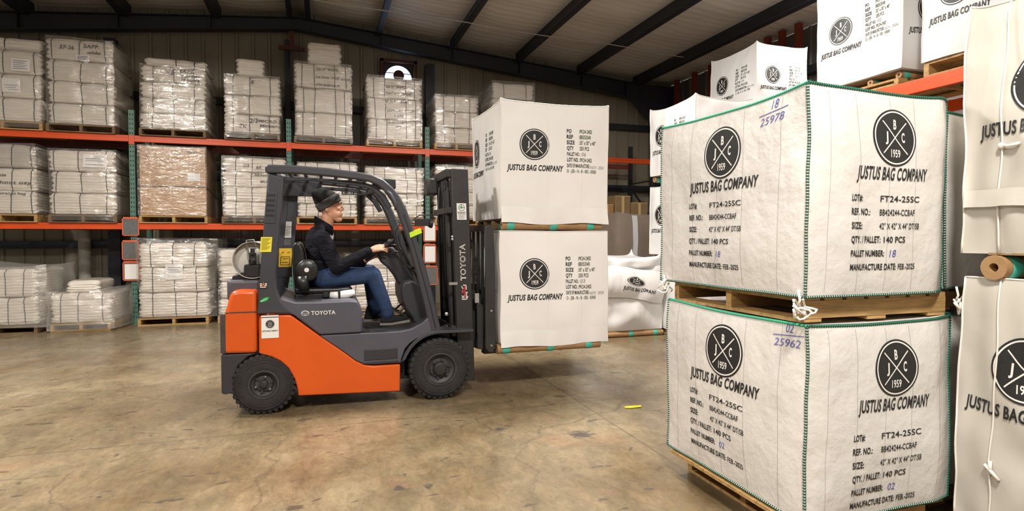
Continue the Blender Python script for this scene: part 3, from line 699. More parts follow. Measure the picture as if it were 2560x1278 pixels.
# ------------------------------------------------------------------ forklift (drives towards +X, its right side faces the camera)
FY0, FY1, FC = 5.27, 6.30, 5.785
fk = root('forklift', (.27, FC, 0), 'orange and dark grey counterbalance forklift carrying two stacked white bags', 'forklift')
def both(fn):                              # near and far copy mirrored about the centre line
    for s in (0, 1): fn(s)
def pr(name, poly, y0, y1, m, bevel=.008, parent=None, mirror=True, smooth=40):
    o = MB().prism(poly, y0, y1).build(name, m, parent or fk, smooth, bevel)
    if mirror: MB().prism(poly, 2*FC-y1, 2*FC-y0).build(name, m, parent or fk, smooth, bevel)
    return o
# counterweight, bumper, body panels
cwp = [(-.80, .535), (-.80, .76), (-.778, .85), (-.752, .93), (-.728, 1.03), (-.705, 1.048), (-.66, 1.055), (-.528, 1.052), (-.528, .525)]
cwo = MB().prism(cwp, FY0, FY1).build('counterweight', M['fl_orange'], fk, 40, .03, 3)
MB().box(-.766, -.532, FY0-.004, FY0+.01, .868, .878).box(-.805, -.765, FY0-.003, FY0+.05, .54, .86).build('edge_wear', M['rim'], cwo, 40, .004)
bump = [(-.805, .528), (-.805, .21), (-.79, .195), (-.712, .2), (-.715, .33), (-.675, .43), (-.60, .50), (-.53, .522)]
pr('rear_bumper', bump, FY0+.01, FY0+.14, M['dark'], .012)
MB().box(-.79, -.70, FY0+.1, FY1-.1, .2, .53).build('rear_bumper', M['dark'], fk)
side = [(-.515, .522), (-.512, .80), (-.505, .838), (-.27, .835), (-.245, .82), (-.03, .642), (.14, .512), (.27, .405), (.34, .366), (.42, .352), (.655, .350), (.652, .108), (-.208, .138), (-.214, .2), (-.235, .285), (-.285, .385), (-.35, .45), (-.42, .49)]
sp_ = pr('side_panel', side, FY0, FY0+.05, M['fl_orange'], .010)
MB().box(-.7, .95, FY0+.20, FY1-.20, .17, .62).build('chassis', M['black'], fk)
MB().prism([(-.70, .25), (-.70, .60), (-.2, .78), (.6, .6), (.64, .15), (-.2, .16), (-.26, .4), (-.45, .52), (-.6, .5)], FY0+.06, FY1-.06).build('chassis', M['black'], fk)
hood = [(-.40, .842), (-.345, .99), (-.30, .972), (-.22, .945), (.0, .942), (.22, .946), (.285, .935), (.315, .895), (.328, .80), (.328, .665), (.31, .652), (-.03, .650), (-.24, .83), (-.27, .842)]
hd = MB().prism(hood, FY0+.012, FY1-.012).build('engine_hood', M['fl_grey'], fk, 40, .018, 3)
MB().prism([(-.3, .86), (-.3, .955), (.26, .93), (.3, .7), (.0, .7)], FY0+.03, FY1-.03).build('hood_core', M['dark'], hd)
stp = [(-.03, .645), (.14, .515), (.27, .408), (.34, .372), (.42, .362), (.665, .362), (.668, .40), (.70, .485), (.745, .535), (.80, .568), (.90, .598), (1.03, .632), (.99, .815), (.95, .80), (.86, .715), (.76, .665), (.66, .648)]
pr('step_panel', stp, FY0+.012, FY0+.055, M['fl_grey'], .008)
MB().box(.32, .645, FY0+.005, FY0+.10, .372, .385).build('step_tread', M['dark'], fk); MB().box(.34, .635, FY0+.008, FY0+.02, .40, .50).build('step_recess', M['dark'], fk, bevel=.006)
arc = [(1.02+.365*math.cos(a), .275+.365*math.sin(a)) for a in [math.radians(d) for d in range(165, 88, -7)]]+[(1.34, .632)]
arci = [(1.33, .610)]+[(1.02+.335*math.cos(a), .275+.335*math.sin(a)) for a in [math.radians(d) for d in range(90, 166, 7)]]
pr('front_fender', arc+arci, FY0+.002, FY0+.24, M['fl_grey2'], .004)
pr('fender_liner', [(.72, .2), (.72, .45), (.82, .56), (.98, .61), (1.15, .60), (1.15, .2)], FY0+.20, FY0+.22, M['black'], 0)
MB().box(.30, 1.0, FY0+.05, FY1-.05, .615, .645).build('floor_plate', M['dark'], fk); MB().prism([(.74, .64), (.78, .655), (.99, .80), (1.0, .64)], FY0+.1, FY1-.1).build('toe_board', M['dark'], fk)
MB().box(-.775, -.44, FY0+.16, FY1-.16, .95, 1.135).build('rear_cover', M['fl_grey'], fk, 40, .03, 3)
# overhead guard
pil = [(-.428, 2.03), (-.528, .852), (-.262, .852), (-.30, .90), (-.345, .97), (-.372, 1.06), (-.378, 1.2), (-.30, 2.0)]
rp = pr('rear_pillar', pil, FY0+.005, FY0+.10, M['fl_grey2'], .012)
rail = [(-.445, 2.03), (-.452, 2.085), (-.43, 2.105), (-.2, 2.104), (.05, 2.092), (.30, 2.068), (.42, 2.048), (.52, 2.008), (.60, 1.94), (.665, 1.858), (.72, 1.75), (.77, 1.615), (.82, 1.46), (.88, 1.27), (.95, 1.0), (1.035, .63),
        (.93, .63), (.87, .92), (.81, 1.17), (.745, 1.42), (.69, 1.58), (.64, 1.72), (.59, 1.82), (.53, 1.905), (.47, 1.955), (.40, 1.985), (.30, 2.0), (.05, 2.022), (-.2, 2.035)]
rl = pr('guard_rail', rail, FY0+.01, FY0+.075, M['fl_grey2'], .014)
grv = [(.70, 1.70), (.745, 1.57), (.80, 1.385), (.86, 1.17), (.93, .90), (.985, .66), (.975, .66), (.92, .90), (.85, 1.17), (.79, 1.385), (.735, 1.57), (.69, 1.70)]
MB().prism(grv, FY0+.006, FY0+.02).build('rail_groove', M['black'], rl)
inr = [(-.31, 1.975), (-.30, 2.01), (.3, 1.995), (.44, 1.965), (.54, 1.88), (.60, 1.77), (.56, 1.75), (.50, 1.85), (.42, 1.925), (.28, 1.955), (-.1, 1.985)]
pr('inner_rail', inr, FY0+.08, FY0+.12, M['dark'], .006)
for i in range(6):
    x = -.28+.13*i; MB().box(x, x+.028, FY0+.07, FY1-.07, 2.045-.006*i, 2.085-.008*i).build('guard_bar', M['dark'], fk, bevel=.004)
MB().box(-.43, -.36, FY0+.05, FY1-.05, 1.98, 2.08).build('guard_crossbar', M['fl_grey2'], fk); MB().box(.44, .50, FY0+.07, FY1-.07, 1.93, 1.985).build('guard_crossbar', M['dark'], fk)
MB().box(-.40, .0, FY1-.2, FY1-.11, 1.90, 2.03).build('guard_crossbar', M['dark'], fk)
MB().box(.56, .72, 6.06, 6.24, 1.99, 2.09).build('roof_box', M['black'], fk, bevel=.01)
bd = MB().box(.19, .49, FY1-.115, FY1-.10, 1.925, 1.975).build('header_plate', M['dark'], fk)
k = MB(); text(k, lambda u, v, o: (.20+u, FY1-.115-o, 1.932+v), 0, 0, 'ASSIST A CLOUD', .032, .27, .01); k.build('header_lettering', M['ink_white'], bd)
v = MB()
for i in range(5): v.box(-.432-.0036*i, -.368-.0036*i, FY0-.004, FY0+.008, 1.835-.042*i, 1.855-.042*i)
vp = MB().prism([(-.438, 1.88), (-.352, 1.88), (-.376, 1.61), (-.460, 1.61)], FY0-.002, FY0+.01).build('vent_plate', M['fl_grey2'], rp, bevel=.004); v.build('vent_slots', M['black'], rp)
MB().prism([(.742, 1.535), (.845, 1.575), (.858, 1.535), (.752, 1.49)], FY0-.002, FY0+.085).build('reflective_band', M['lime'], fk)
MB().tube([(.52, FY0+.03, 1.93), (.58, FY0+.005, 1.88), (.62, FY0+.005, 1.80), (.63, FY0+.03, 1.74)], .014, 8).build('grip_handle', M['fl_grey'], fk, smooth=180)
def lab(name, p, w_, h_, m, par, S=None, lines=0, y=FY0-.0, tilt=0.):
    S = S or (lambda u, v, o: (p[0]+u+tilt*v, y-o, p[1]+v)); b = MB().grid(lambda a, c: S(a*w_, c*h_, .003), 2, 2); o = b.build(name, m, par)
    if lines:
        k = MB()
        for i in range(lines): line(k, S, (w_*.12, h_*(.88-.8*i/lines)), (w_*(.86-.12*(i % 3)), h_*(.88-.8*i/lines)), h_*.025, .0045, 2)
        k.build('print_lines', M['ink_pale'], o) if par is not rp and par is not fk else k.build('print_lines', M['ink'], o)
    return o
T = .085
lab('yellow_label', (-.497, 1.372), .088, .125, M['yellow'], fk, lines=9, y=FY0+.004, tilt=T)
k = lab('round_badge', (-.507, 1.065), .062, .055, M['black'], fk, y=FY0+.004, tilt=T)
t = MB(); S = lambda u, v, o: (-.505+u+T*v, FY0+.003-o, 1.07+v); text(t, S, .002, .018, 'S', .024, .018, .03, 0, .004); text(t, S, .04, .018, 'S', .024, .018, .03, 0, .004); t.build('badge_letters', M['ink_white'], k)
t = MB(); text(t, S, .02, .018, 'A', .030, .020, .05, 0, .005); t.build('badge_letter', M['sticker_orange'], k)
t = MB(); line(t, S, (.006, .008), (.052, .008), .007, .004); t.build('badge_letters', M['ink_white'], k)
t = MB(); S = lambda u, v, o: (-.505+u, FY0+.003-o, .955+v)
lv = [(0, 0), (.012, .018), (.04, .036), (.068, .04), (.082, .036), (.07, .028), (.066, .012), (.045, .0), (.02, -.004)]
t.add([S(a, b, .003) for a, b in lv], [tuple(range(len(lv)))]); lo = t.build('leaf_emblem', M['green'], fk); t = MB(); line(t, S, (.01, .003), (.06, .028), .005, .0045); t.build('leaf_vein', M['ink_white'], lo)
pl = lab('company_plate', (-.492, .648), .135, .192, M['paper'], fk, y=FY0-.002)
S = lambda u, v, o: (-.492+u, FY0-.005-o, .648+v)
logo(pl, S, .067, .118, .036, .001); t = MB(); text(t, S, .067, .055, 'JUSTUS BAG COMPANY', .013, .125, .02, .1, .002, 'c'); line(t, S, (0, .176), (.135, .176), .006, .002); t.build('plate_lettering', M['ink'], pl)
S = lambda u, v, o: (-.18+u, FY0+.010-o, .845+v)
t = MB(); ring(t, S, .034, .0, .020, .023, .003, 32, 1, 1.45); ring(t, S, .034, .006, .0115, .014, .003, 24, 1, 1.75); ring(t, S, .034, .0, .017, .0195, .003, 24, 1, .45); text(t, S, .082, -.017, 'TOYOTA', .034, .20, .018, 0, .003)
t.build('maker_lettering', M['ink_white'], hd)
MB().prism([(-.42, 2.0), (-.222, 2.0), (-.25, 1.6), (-.275, 1.3), (-.33, 1.0), (-.47, 1.0)], 6.205, 6.225).build('pillar_plate', M['fl_grey2'], fk)
lab('far_pillar_label', (-.365, 1.60), .075, .05, M['paper'], fk, y=6.205, tilt=.03, lines=3); lab('far_pillar_label', (-.372, 1.49), .078, .105, M['paper'], fk, y=6.205, tilt=.03, lines=7)
lab('far_pillar_label', (-.374, 1.415), .072, .062, M['paper_grey'], fk, y=6.205, tilt=.03)
al = lab('amber_label', (-.415, 1.20), .12, .185, M['amber'], fk, y=6.19, tilt=.05)
t = MB(); S = lambda u, v, o: (-.415+u+.05*v, 6.19-o, 1.20+v)
for a, b in (((.018, .1), (.10, .1)), ((.018, .02), (.10, .02)), ((.018, .02), (.018, .1)), ((.10, .02), (.10, .1)), ((.04, .082), (.09, .082)), ((.025, .045), (.09, .045)), ((.02, .135), (.045, .15)), ((.075, .14), (.10, .145))): line(t, S, a, b, .006, .0045, 2)
t.build('print_lines', M['ink'], al)
MB().box(-.42, -.29, 6.192, 6.204, 1.1, 1.40).build('label_panel', M['dark'], fk)
# gas tank on its cradle
tk = root('gas_tank', (-.575, FC, 1.14), 'x', 'x'); [tk.__delitem__(q) for q in ('label', 'category')]; tk.parent = fk; tk.location = sub((-.575, FC, 1.14), WL['forklift'])
MB().lathe((-.572, FC-.36, 1.30), (0, 1, 0), [(.135, .075), (.15, .09), (.157, .12), (.157, .60), (.14, .66), (.06, .70)], 32).build('tank_body', M['tank'], tk, 50)
MB().lathe((-.572, FC-.36, 1.30), (0, 1, 0), [(.150, .10), (.155, .0), (.159, .0), (.157, .12)], 32, close=False).build('tank_collar', M['tank'], tk, 50)
g = MB().box(-.60, -.545, FC-.33, FC-.27, 1.22, 1.36).box(-.585, -.555, FC-.35, FC-.31, 1.345, 1.40).lathe((-.572, FC-.30, 1.29), (0, -1, 0), [(.03, 0), (.03, .05), (.012, .06), (.012, .09)], 12); g.build('tank_valve', M['black'], tk)
MB().prism([(-.74, 1.13), (-.73, 1.17), (-.66, 1.19), (-.50, 1.19), (-.44, 1.17), (-.44, 1.13)], FC-.33, FC+.33).box(-.64, -.50, FC-.34, FC-.28, 1.15, 1.26).build('tank_cradle', M['black'], tk, 40, .012)
MB().lathe((-.572, FC-.06, 1.30), (0, 1, 0), [(.162, 0), (.162, .05)], 32, False).build('tank_strap', M['black'], tk)
MB().tube([(-.60, FC-.33, 1.33), (-.62, FC-.33, 1.47), (-.56, FC-.33, 1.475), (-.54, FC-.33, 1.42)], .007, 6).build('tank_handle', M['steel'], tk)
# wheels
def wheel(name, x, yc, r, w_, rr, lugs):
    s = -1 if yc < FC else 1; z = r
    prof = [(rr, -w_/2+.01), (rr+.02, -w_/2+.002), (r*.80, -w_/2), (r*.92, -w_/2+.015), (r-.007, -w_/2+.03), (r-.007, w_/2-.03), (r*.92, w_/2-.015), (r*.80, w_/2), (rr+.02, w_/2-.002), (rr, w_/2-.01)]
    ty = MB().lathe((x, yc, z), (0, 1, 0), prof, 48, False); n = 32
    for i in range(n):                     # tread lugs, alternating sides
        a = 2*PI*i/n
        for sd in (-1, 1):
            aa = a+(PI/n if sd > 0 else 0); c, q = math.cos(aa), math.sin(aa); tx, tz = -q, c; w2 = .0135 if lugs else .017
            vs = []
            for rad in (r-.03, r):
                for dt in (-w2, w2):
                    for yy in (.008, w_/2-(.004 if rad < r else .014)): vs.append((x+c*rad+tx*dt, yc+sd*yy, z+q*rad+tz*dt))
            ty.add(vs, [(0, 1, 3, 2), (4, 6, 7, 5), (0, 4, 5, 1), (2, 3, 7, 6), (0, 2, 6, 4), (1, 5, 7, 3)])
    for rd in (.55, .70):
        R = rr+(r-rr)*rd; ty.lathe((x, yc+s*(w_/2), z), (0, s, 0), [(R-.006, -.002), (R-.003, .004), (R+.003, .004), (R+.006, -.002)], 40, False)
    o = ty.build(name, M['tyre'], fk, 35)
    f = yc+s*w_/2; ax = (0, s, 0)
    MB().lathe((x, f, z), ax, [(rr+.022, -.012), (rr+.016, .004), (rr+.004, .004), (rr-.004, -.03), (rr*.72, -.05), (rr*.62, -.035), (rr*.55, -.035), (.001, -.035)], 40, False).build('rim', M['rim'], o, 30)
    hb = MB().lathe((x, f, z), ax, [(rr*.50, -.045), (rr*.46, -.002), (rr*.34, .012), (.001, .014)] if not lugs else [(rr*.34, -.045), (rr*.32, .0), (rr*.2, .01), (.001, .012)], 24, False).build('hub', M['mastm'], o, 30)
    for i in range(6):
        a = 2*PI*i/6+.3; MB().lathe((x+math.cos(a)*rr*.62, f-s*.035, z+math.sin(a)*rr*.62), ax, [(.011, 0), (.011, .022), (.007, .026)], 6).build('lug_nut', M['steel'] if lugs and i % 2 else M['rim'], o)
for yy in (FY0+.075, FY1-.075): wheel('rear_wheel', -.482, yy, .256, .15, .105, True)
for yy in (FY0+.085, FY1-.085): wheel('front_wheel', 1.02, yy, .282, .18, .135, False)
MB().tube([(-.48, FY0+.2, .256), (-.48, FY1-.2, .256)], .07, 12).build('axle', M['black'], fk); MB().tube([(1.02, FY0+.2, .282), (1.02, FY1-.2, .282)], .09, 12).build('axle', M['black'], fk)
# seat
st = MB().prism([(-.235, 1.0), (-.255, 1.2), (-.262, 1.40), (-.235, 1.455), (-.185, 1.45), (-.155, 1.36), (-.135, 1.1), (-.12, 1.0)], 5.55, 6.02).build('seat_back', M['vinyl'], fk, 40, .025, 3)
MB().prism([(-.24, .985), (-.24, 1.045), (-.1, 1.035), (.12, 1.035), (.235, 1.045), (.27, 1.01), (.25, .975)], 5.54, 6.03).build('seat_cushion', M['vinyl'], fk, 40, .02, 3)
MB().box(-.24, .26, 5.55, 6.0, .935, .985).build('seat_base', M['black'], fk, bevel=.01)
MB().tube([(.06, 5.50, .975), (.12, 5.495, .968), (.2, 5.50, .975), (.27, 5.52, .99)], [.028, .036, .04, .03], 10).build('belt_retractor', M['paper'], fk, smooth=180)
for q in ((.0, .05, 5.48, 5.53, .955, 1.0), (.13, .15, 5.455, 5.54, .935, 1.02)): MB().box(*q).build('belt_buckle', M['black'], fk, bevel=.006)
for yy in (5.50, 6.06):
    h = MB().ell((-.13, yy, 1.20), (.095, .03, .10), seg=20, rings=12).tube([(-.17, yy, 1.15), (-.16, yy, 1.02)], .05, 10); h.build('hip_restraint', M['vinyl'], fk, smooth=180)
r_ = MB(); ring(r_, lambda u, v, o: (-.135+u, 5.4685-o, 1.205+v), 0, 0, .001, .02, .0, 20, 1); r_.build('round_label', M['paper'], fk)
# dash, steering column, wheel, levers, pedals
MB().prism([(.70, 1.02), (.72, 1.07), (.80, 1.085), (.87, 1.05), (.955, .93), (1.0, .68), (.83, .66), (.80, .74), (.74, .82), (.705, .92)], 5.52, 6.05).build('dash_cowl', M['dark'], fk, 40, .02, 3)
MB().prism([(.50, 1.33), (.56, 1.40), (.65, 1.40), (.70, 1.34), (.86, 1.06), (.73, .98), (.66, 1.12), (.60, 1.20), (.54, 1.25)], 5.70, 5.87).build('steering_column', M['dark'], fk, 40, .015)
cs = Vector((.525, 5.785, 1.375)); e1 = Vector((.80, 0, .60)); e2 = Vector((0, 1, 0)); nrm = e2.cross(e1).normalized()
def rim(a, r=.155, o=0.): return cs+(e1*math.cos(a)+e2*math.sin(a))*r+nrm*o
sw = MB(); sw.tube([rim(2*PI*i/36) for i in range(37)], .014, 8, caps=False)
for a in (.9, PI-.0, -.9): sw.tube([rim(a), cs-nrm*.02], .011, 6)
sw.ell(cs-nrm*.02, (.04, .04, .025)); sw.build('steering_wheel', M['vinyl'], fk, smooth=60)
for (y, p0, p1, p2, kx) in ((5.56, (.60, 1.425), (.70, 1.38), (.90, 1.05), .028), (5.62, (.61, 1.36), (.74, 1.33), (.92, 1.02), .02)):
    lv = MB().tube([(p0[0], y, p0[1]), (.5*p0[0]+.5*p1[0], y, p0[1]-.005), (p1[0], y, p1[1]), (p1[0]+.06, y, p1[1]-.11), (p2[0], y, p2[1])], .009, 8).build('lever', M['black'], fk, smooth=180)
    MB().ell((p0[0]-.005, y, p0[1]+.02), (kx*.75, kx*.75, kx*1.2)).build('lever_knob', M['black'], lv, smooth=180)
MB().tube([(.665, FY0+.13, 1.62), (.625, FY0+.13, 1.55), (.64, FY0+.13, 1.45), (.70, FY0+.13, 1.27), (.76, FY0+.13, 1.22), (.84, FY0+.13, 1.20)], .012, 8).tube([(.70, FY0+.13, 1.58), (.66, FY0+.13, 1.50), (.68, FY0+.13, 1.42), (.76, FY0+.13, 1.24)], .008, 6).build('assist_grip', M['black'], fk, smooth=180)
for (x, y) in ((.665, 5.62), (.66, 5.88)): MB().bar((x-.02, y, .80), (x+.06, y, .755), .09, .015).tube([(x+.03, y, .78), (.78, y, .86)], .01, 6).build('pedal', M['black'], fk)
wl = MB().tube([(.80, FY0+.14, 1.66), (.86, FY0+.14, 1.70), (.96, FY0+.14, 1.70), (1.0, FY0+.14, 1.66)], .006, 6).box(.83, .94, FY0+.12, FY0+.26, 1.60, 1.665).lathe((.94, FY0+.19, 1.632), (1, 0, -.2), [(.03, 0), (.045, .03), (.045, .05)], 12); wl.build('work_lamp', M['black'], fk, 40, .0)
# mast: outer and inner channels, cylinders, chains, carriage, load backrest, forks
def lean(x, z): return x+(.275-z)*.031
def rail_(name, x0, x1, y0, y1, z0, z1, m, parent=None, bevel=.006):
    return MB().prism([(lean(x0, z0), z0), (lean(x1, z0), z0), (lean(x1, z1), z1), (lean(x0, z1), z1)], y0, y1).build(name, m, parent or fk, 40, bevel)
ma = rail_('outer_mast', 1.215, 1.375, 5.40, 5.475, .12, 2.14, M['mastm']); rail_('outer_mast', 1.215, 1.375, 6.095, 6.17, .12, 2.14, M['mastm'])
rail_('inner_mast', 1.235, 1.34, 5.485, 5.545, .16, 2.10, M['black']); rail_('inner_mast', 1.235, 1.34, 6.03, 6.09, .16, 2.10, M['black'])
for z0, z1 in ((2.06, 2.14), (1.72, 1.78), (.55, .65)): rail_('mast_tie', 1.17, 1.22, 5.42, 6.15, z0, z1, M['mastm'])
for yy in (5.60, 5.97): MB().tube([(lean(1.215, .3), yy, .3), (lean(1.215, 1.95), yy, 1.95)], .036, 14).tube([(lean(1.215, 1.95), yy, 1.95), (lean(1.215, 2.07), yy, 2.07)], .02, 12).build('lift_cylinder', M['mastm'], fk, 60)
for yy in (5.70, 5.74, 5.86, 5.90): MB().tube([(lean(1.26, .5), yy, .5), (lean(1.26, 2.05), yy, 2.05)], .011, 6).build('lift_chain', M['black'], fk)
for yy in (5.66, 5.94): MB().tube([(lean(1.18, .62), yy, .62), (lean(1.18, 1.7), yy, 1.7), (lean(1.2, 1.98), yy, 2.0), (lean(1.24, 1.9), yy+.03, 1.8)], .012, 8).build('hydraulic_hose', M['black'], fk, smooth=180)
MB().box(lean(1.08, 1.95), lean(1.2, 1.95), 5.95, 6.2, 1.93, 2.10).build('mast_tank', M['mastm'], fk, bevel=.02)
MB().tube([(.88, 5.62, .50), (1.17, 5.62, .62)], .03, 10).build('tilt_cylinder', M['mastm'], fk)
for z in (1.50, 1.475): MB().lathe((lean(1.20, z), 5.40, z), (0, -1, 0), [(.011, 0), (.011, .01), (.006, .013)], 10).build('mast_bolt', M['steel'], ma)
MB().lathe((1.10, 5.38, .775), (0, -1, 0), [(.016, 0), (.016, .012), (.008, .016)], 12).build('mast_bolt', M['steel'], ma)
MB().box(1.13, 1.21, 5.39, 5.405, 1.045, 1.07).build('hose_clip', M['steel'], ma)
S = lambda u, v, o: (lean(1.252, 1.66+v)+u, 5.397-o, 1.66+v)
nl = MB().grid(lambda a, c: S(.092*a, .155*c, .002), 2, 3).build('dealer_label', M['paper'], ma)
t = MB(); ring(t, S, .046, .115, .027, .031, .0035, 28, 1); text(t, S, .046, .064, 'NORLIFT', .011, .078, .05, 0, .0035, 'c'); line(t, S, (.008, .055), (.084, .055), .004, .0035, 2); line(t, S, (.046, .115), (.046, .142), .005, .0035, 2); line(t, S, (.046, .115), (.074, .115), .005, .0035, 2)
for i in range(4): line(t, S, (.014, .042-.01*i), (.078-.01*(i % 2), .042-.01*i), .0025, .0035, 2)
t.build('dealer_lettering', M['ink'], nl); t = MB(); text(t, S, .04, .103, 'N', .026, .026, .05, .1, .004, 'c'); t.build('dealer_letter', M['green'], nl)
for q, mm_, bo in (('TOYOTA', 'ink_white', .03), ('TOYOTA', 'mastm', -.015)):
    t = MB(); off = .002 if bo > 0 else .0032
    wo = glyphs('TOYOTA', .03)[2]; wi = glyphs('TOYOTA', bo)[2]; sc_ = .345/wo
    text(t, lambda u, v, o: (lean(1.318, 1.08+u)-v, 5.398-o, 1.085+u), (wo-wi)/2*sc_, 0, q, .052, wi*sc_, bo, 0, off); t.build('mast_lettering', M[mm_], ma)
t = MB(); S = lambda u, v, o: (lean(1.318, .9+u)-v, 5.398-o, .905+u)
for a, b in (((0, 0), (0, .045)), ((0, .0), (.135, .0)), ((.01, .02), (.035, .045)), ((.035, .02), (.01, .045)), ((.135, 0), (.135, .03)), ((.06, -.012), (.075, .0)), ((.09, .0), (.075, .0)), ((.03, -.014), (.0, -.002)), ((.1, .03), (.125, .045))): line(t, S, a, b, .008, .002, 2)
t.build('mast_emblem', M['ink_white'], ma); t = MB(); line(t, S, (.02, .014), (.13, .014), .012, .002, 2); line(t, S, (.06, .035), (.09, .035), .02, .002, 2); t.build('mast_emblem', M['red'], ma)
for z0, z1 in ((.42, .52), (.80, .90)): MB().box(1.40, 1.45, 5.42, 6.15, z0, z1).build('carriage_bar', M['mastm'], fk, bevel=.006)
for yy in (5.52, 6.05): MB().box(1.33, 1.405, yy-.03, yy+.03, .42, .98).build('carriage_plate', M['mastm'], fk)
MB().prism([(1.395, .43), (1.395, .86), (1.42, .875), (1.455, .84), (1.455, .42)], 5.36, 5.385).build('side_shifter', M['mastm'], fk, bevel=.006)
MB().box(1.375, 1.415, 5.37, 5.40, .87, .96).build('shifter_block', M['steel'], fk)
for yy in (5.34, 5.51, 5.68, 5.87, 6.04, 6.21): MB().box(1.475, 1.50, yy-.015, yy+.015, .48, 1.58).build('backrest_bar', M['mastm'], fk, bevel=.004)
bk = MB().prism([(1.455, .45), (1.455, 1.60), (1.535, 1.60), (1.55, 1.3), (1.555, .46), (1.53, .40), (1.49, .40)], 5.29, 5.318).build('backrest_side', M['mastm'], fk, bevel=.006)
MB().prism([(1.455, .45), (1.455, 1.60), (1.535, 1.60), (1.55, .46), (1.53, .40), (1.49, .40)], 6.23, 6.255).build('backrest_side', M['mastm'], fk, bevel=.006)
for z in (1.55, .46): MB().box(1.46, 1.51, 5.30, 6.24, z, z+.06).build('backrest_bar', M['mastm'], fk)
for z in (.80, .47): MB().lathe((1.512, 5.289, z), (0, -1, 0), [(.010, 0), (.010, .008)], 10).build('backrest_bolt', M['steel'], bk)
for yy in (5.56, 6.01): MB().box(1.50, 1.545, yy-.05, yy+.05, .372, 1.0).box(1.50, 2.55, yy-.05, yy+.05, .345, .378).build('fork', M['mastm'], fk, bevel=.004)

# ------------------------------------------------------------------ driver
dr = root('person', (.0, FC, .65), 'driver in black beanie, dark jacket and blue jeans seated on the forklift', 'person')
def blob(mb, name, m, vox, parent=dr, sm=3, fac=.5):
    o = mb.build(name, m, parent, smooth=180); q = o.modifiers.new('fuse', 'REMESH'); q.mode = 'VOXEL'; q.voxel_size = vox; q.use_smooth_shade = True
    s = o.modifiers.new('smooth', 'SMOOTH'); s.iterations = sm; s.factor = fac; return o
HX, HZ = .008, .02                         # head shift
def H(x, y, z): return (x+HX, FC-.02+y, z+HZ)
b = MB()
b.ell(H(.055, 0, 1.775), (.098, .076, .098)); b.ell(H(.095, 0, 1.715), (.070, .064, .080)); b.ell(H(.108, 0, 1.76), (.058, .060, .06))
for s in (1, -1):
    b.cap(H(.055, s*.044, 1.690), .022, H(.132, s*.026, 1.641), .026); b.ell(H(.105, s*.036, 1.690), (.052, .032, .048)); b.ell(H(.128, s*.040, 1.742), (.030, .020, .020))
    b.ell(H(.170, s*.012, 1.732), (.013, .010, .009)); b.cap(H(.146, s*.044, 1.797), .012, H(.160, s*.012, 1.798), .013)
    b.ell(H(.036, s*.076, 1.738), (.018, .008, .028)); b.ell(H(.028, s*.079, 1.752), (.013, .006, .014)); b.ell(H(.045, s*.060, 1.720), (.020, .012, .020))
b.cap(H(.158, 0, 1.790), .011, H(.181, 0, 1.742), .0125); b.ell(H(.146, 0, 1.640), (.026, .032, .022)); b.ell(H(.152, 0, 1.690), (.022, .032, .026))
b.cap(H(.005, 0, 1.50), .068, H(.045, 0, 1.66), .062)                       # neck
b.ell((-.01, FC, 1.36), (.12, .17, .19)); b.ell((-.03, FC, 1.15), (.13, .16, .12))
def arm(sh, el, wr_): b.cap(sh, .055, el, .042); b.cap(el, .042, wr_, .027)
RW = Vector((.425, 5.60, 1.372)); LW = Vector((.385, 5.84, 1.262))
arm((.0, 5.60, 1.48), (.12, 5.53, 1.215), RW); arm((.0, 5.97, 1.48), (.12, 6.03, 1.16), LW)
for yy, kn_, an in ((5.66, (.455, 5.62, 1.135), (.585, 5.62, .80)), (5.91, (.45, 5.93, 1.145), (.49, 5.93, .80))):
    b.cap((-.02, yy, 1.10), .075, kn_, .052); b.cap(kn_, .052, an, .036)
def hand(w, fwd, side, down, spread, curl, g=1.):
    """palm, four unequal curled fingers and a thumb leaving the side of the palm"""
    fwd, side, down = Vector(fwd).normalized(), Vector(side).normalized(), Vector(down).normalized()
    b.cap(w-fwd*.04, .027, w+fwd*.02*g, .026*g)
    for i in range(5): t = -1+i*.5; b.cap(w+fwd*.015*g+side*t*.016*g, .0150*g, w+fwd*.088*g+side*t*.032*g, .0122*g)
    for i, L_ in enumerate((.070, .080, .075, .060)):
        s0 = -1+i*.667; p = w+fwd*.090*g+side*s0*.034*g; d = (fwd+side*s0*spread).normalized(); a = curl[0]
        for j, fr in enumerate((.46, .31, .23)):
            q = p+(d*math.cos(a)+down*math.sin(a))*L_*fr*1.05*g; b.cap(p, (.0095-.0008*j)*g, q, (.0088-.0008*j)*g, 8); p = q; a += curl[1]
    p = w+fwd*.025*g-side*.028*g; q = p+fwd*.036*g-side*.024*g+down*.010*g; r3 = q+fwd*.032*g-side*.006*g+down*.006*g
    b.cap(p, .0135*g, q, .0112*g, 8); b.cap(q, .0112*g, r3, .009*g, 8)
hand(RW, (.97, .10, .25), (.05, -.80, -.60), (.2, .55, -.80), .10, (.35, .38), 1.08)
hand(LW, (.88, -.12, .46), (-.1, .85, -.45), (.4, -.3, -.85), .08, (.15, .35), 1.08)
blob(b, 'body', M['skin'], .0046, sm=4)
for s in (1, -1):
    e = MB().ell(H(.1475, s*.031, 1.771), (.0095, .0115, .0075)).build('eye', M['eye'], dr, smooth=180); MB().ell(H(.1545, s*.031, 1.771), (.0042, .0050, .0050)).build('iris', M['iris'], e, smooth=180)
    MB().tube([H(.142, s*.054, 1.795), H(.157, s*.042, 1.803), H(.170, s*.018, 1.800)], [.003, .005, .004], 6).build('eyebrow', M['hair'], dr, smooth=180)
    MB().tube([H(.141, s*.043, 1.776), H(.1545, s*.034, 1.780), H(.156, s*.022, 1.778)], .0022, 6).build('eyelid', M['hair'], dr, smooth=180)
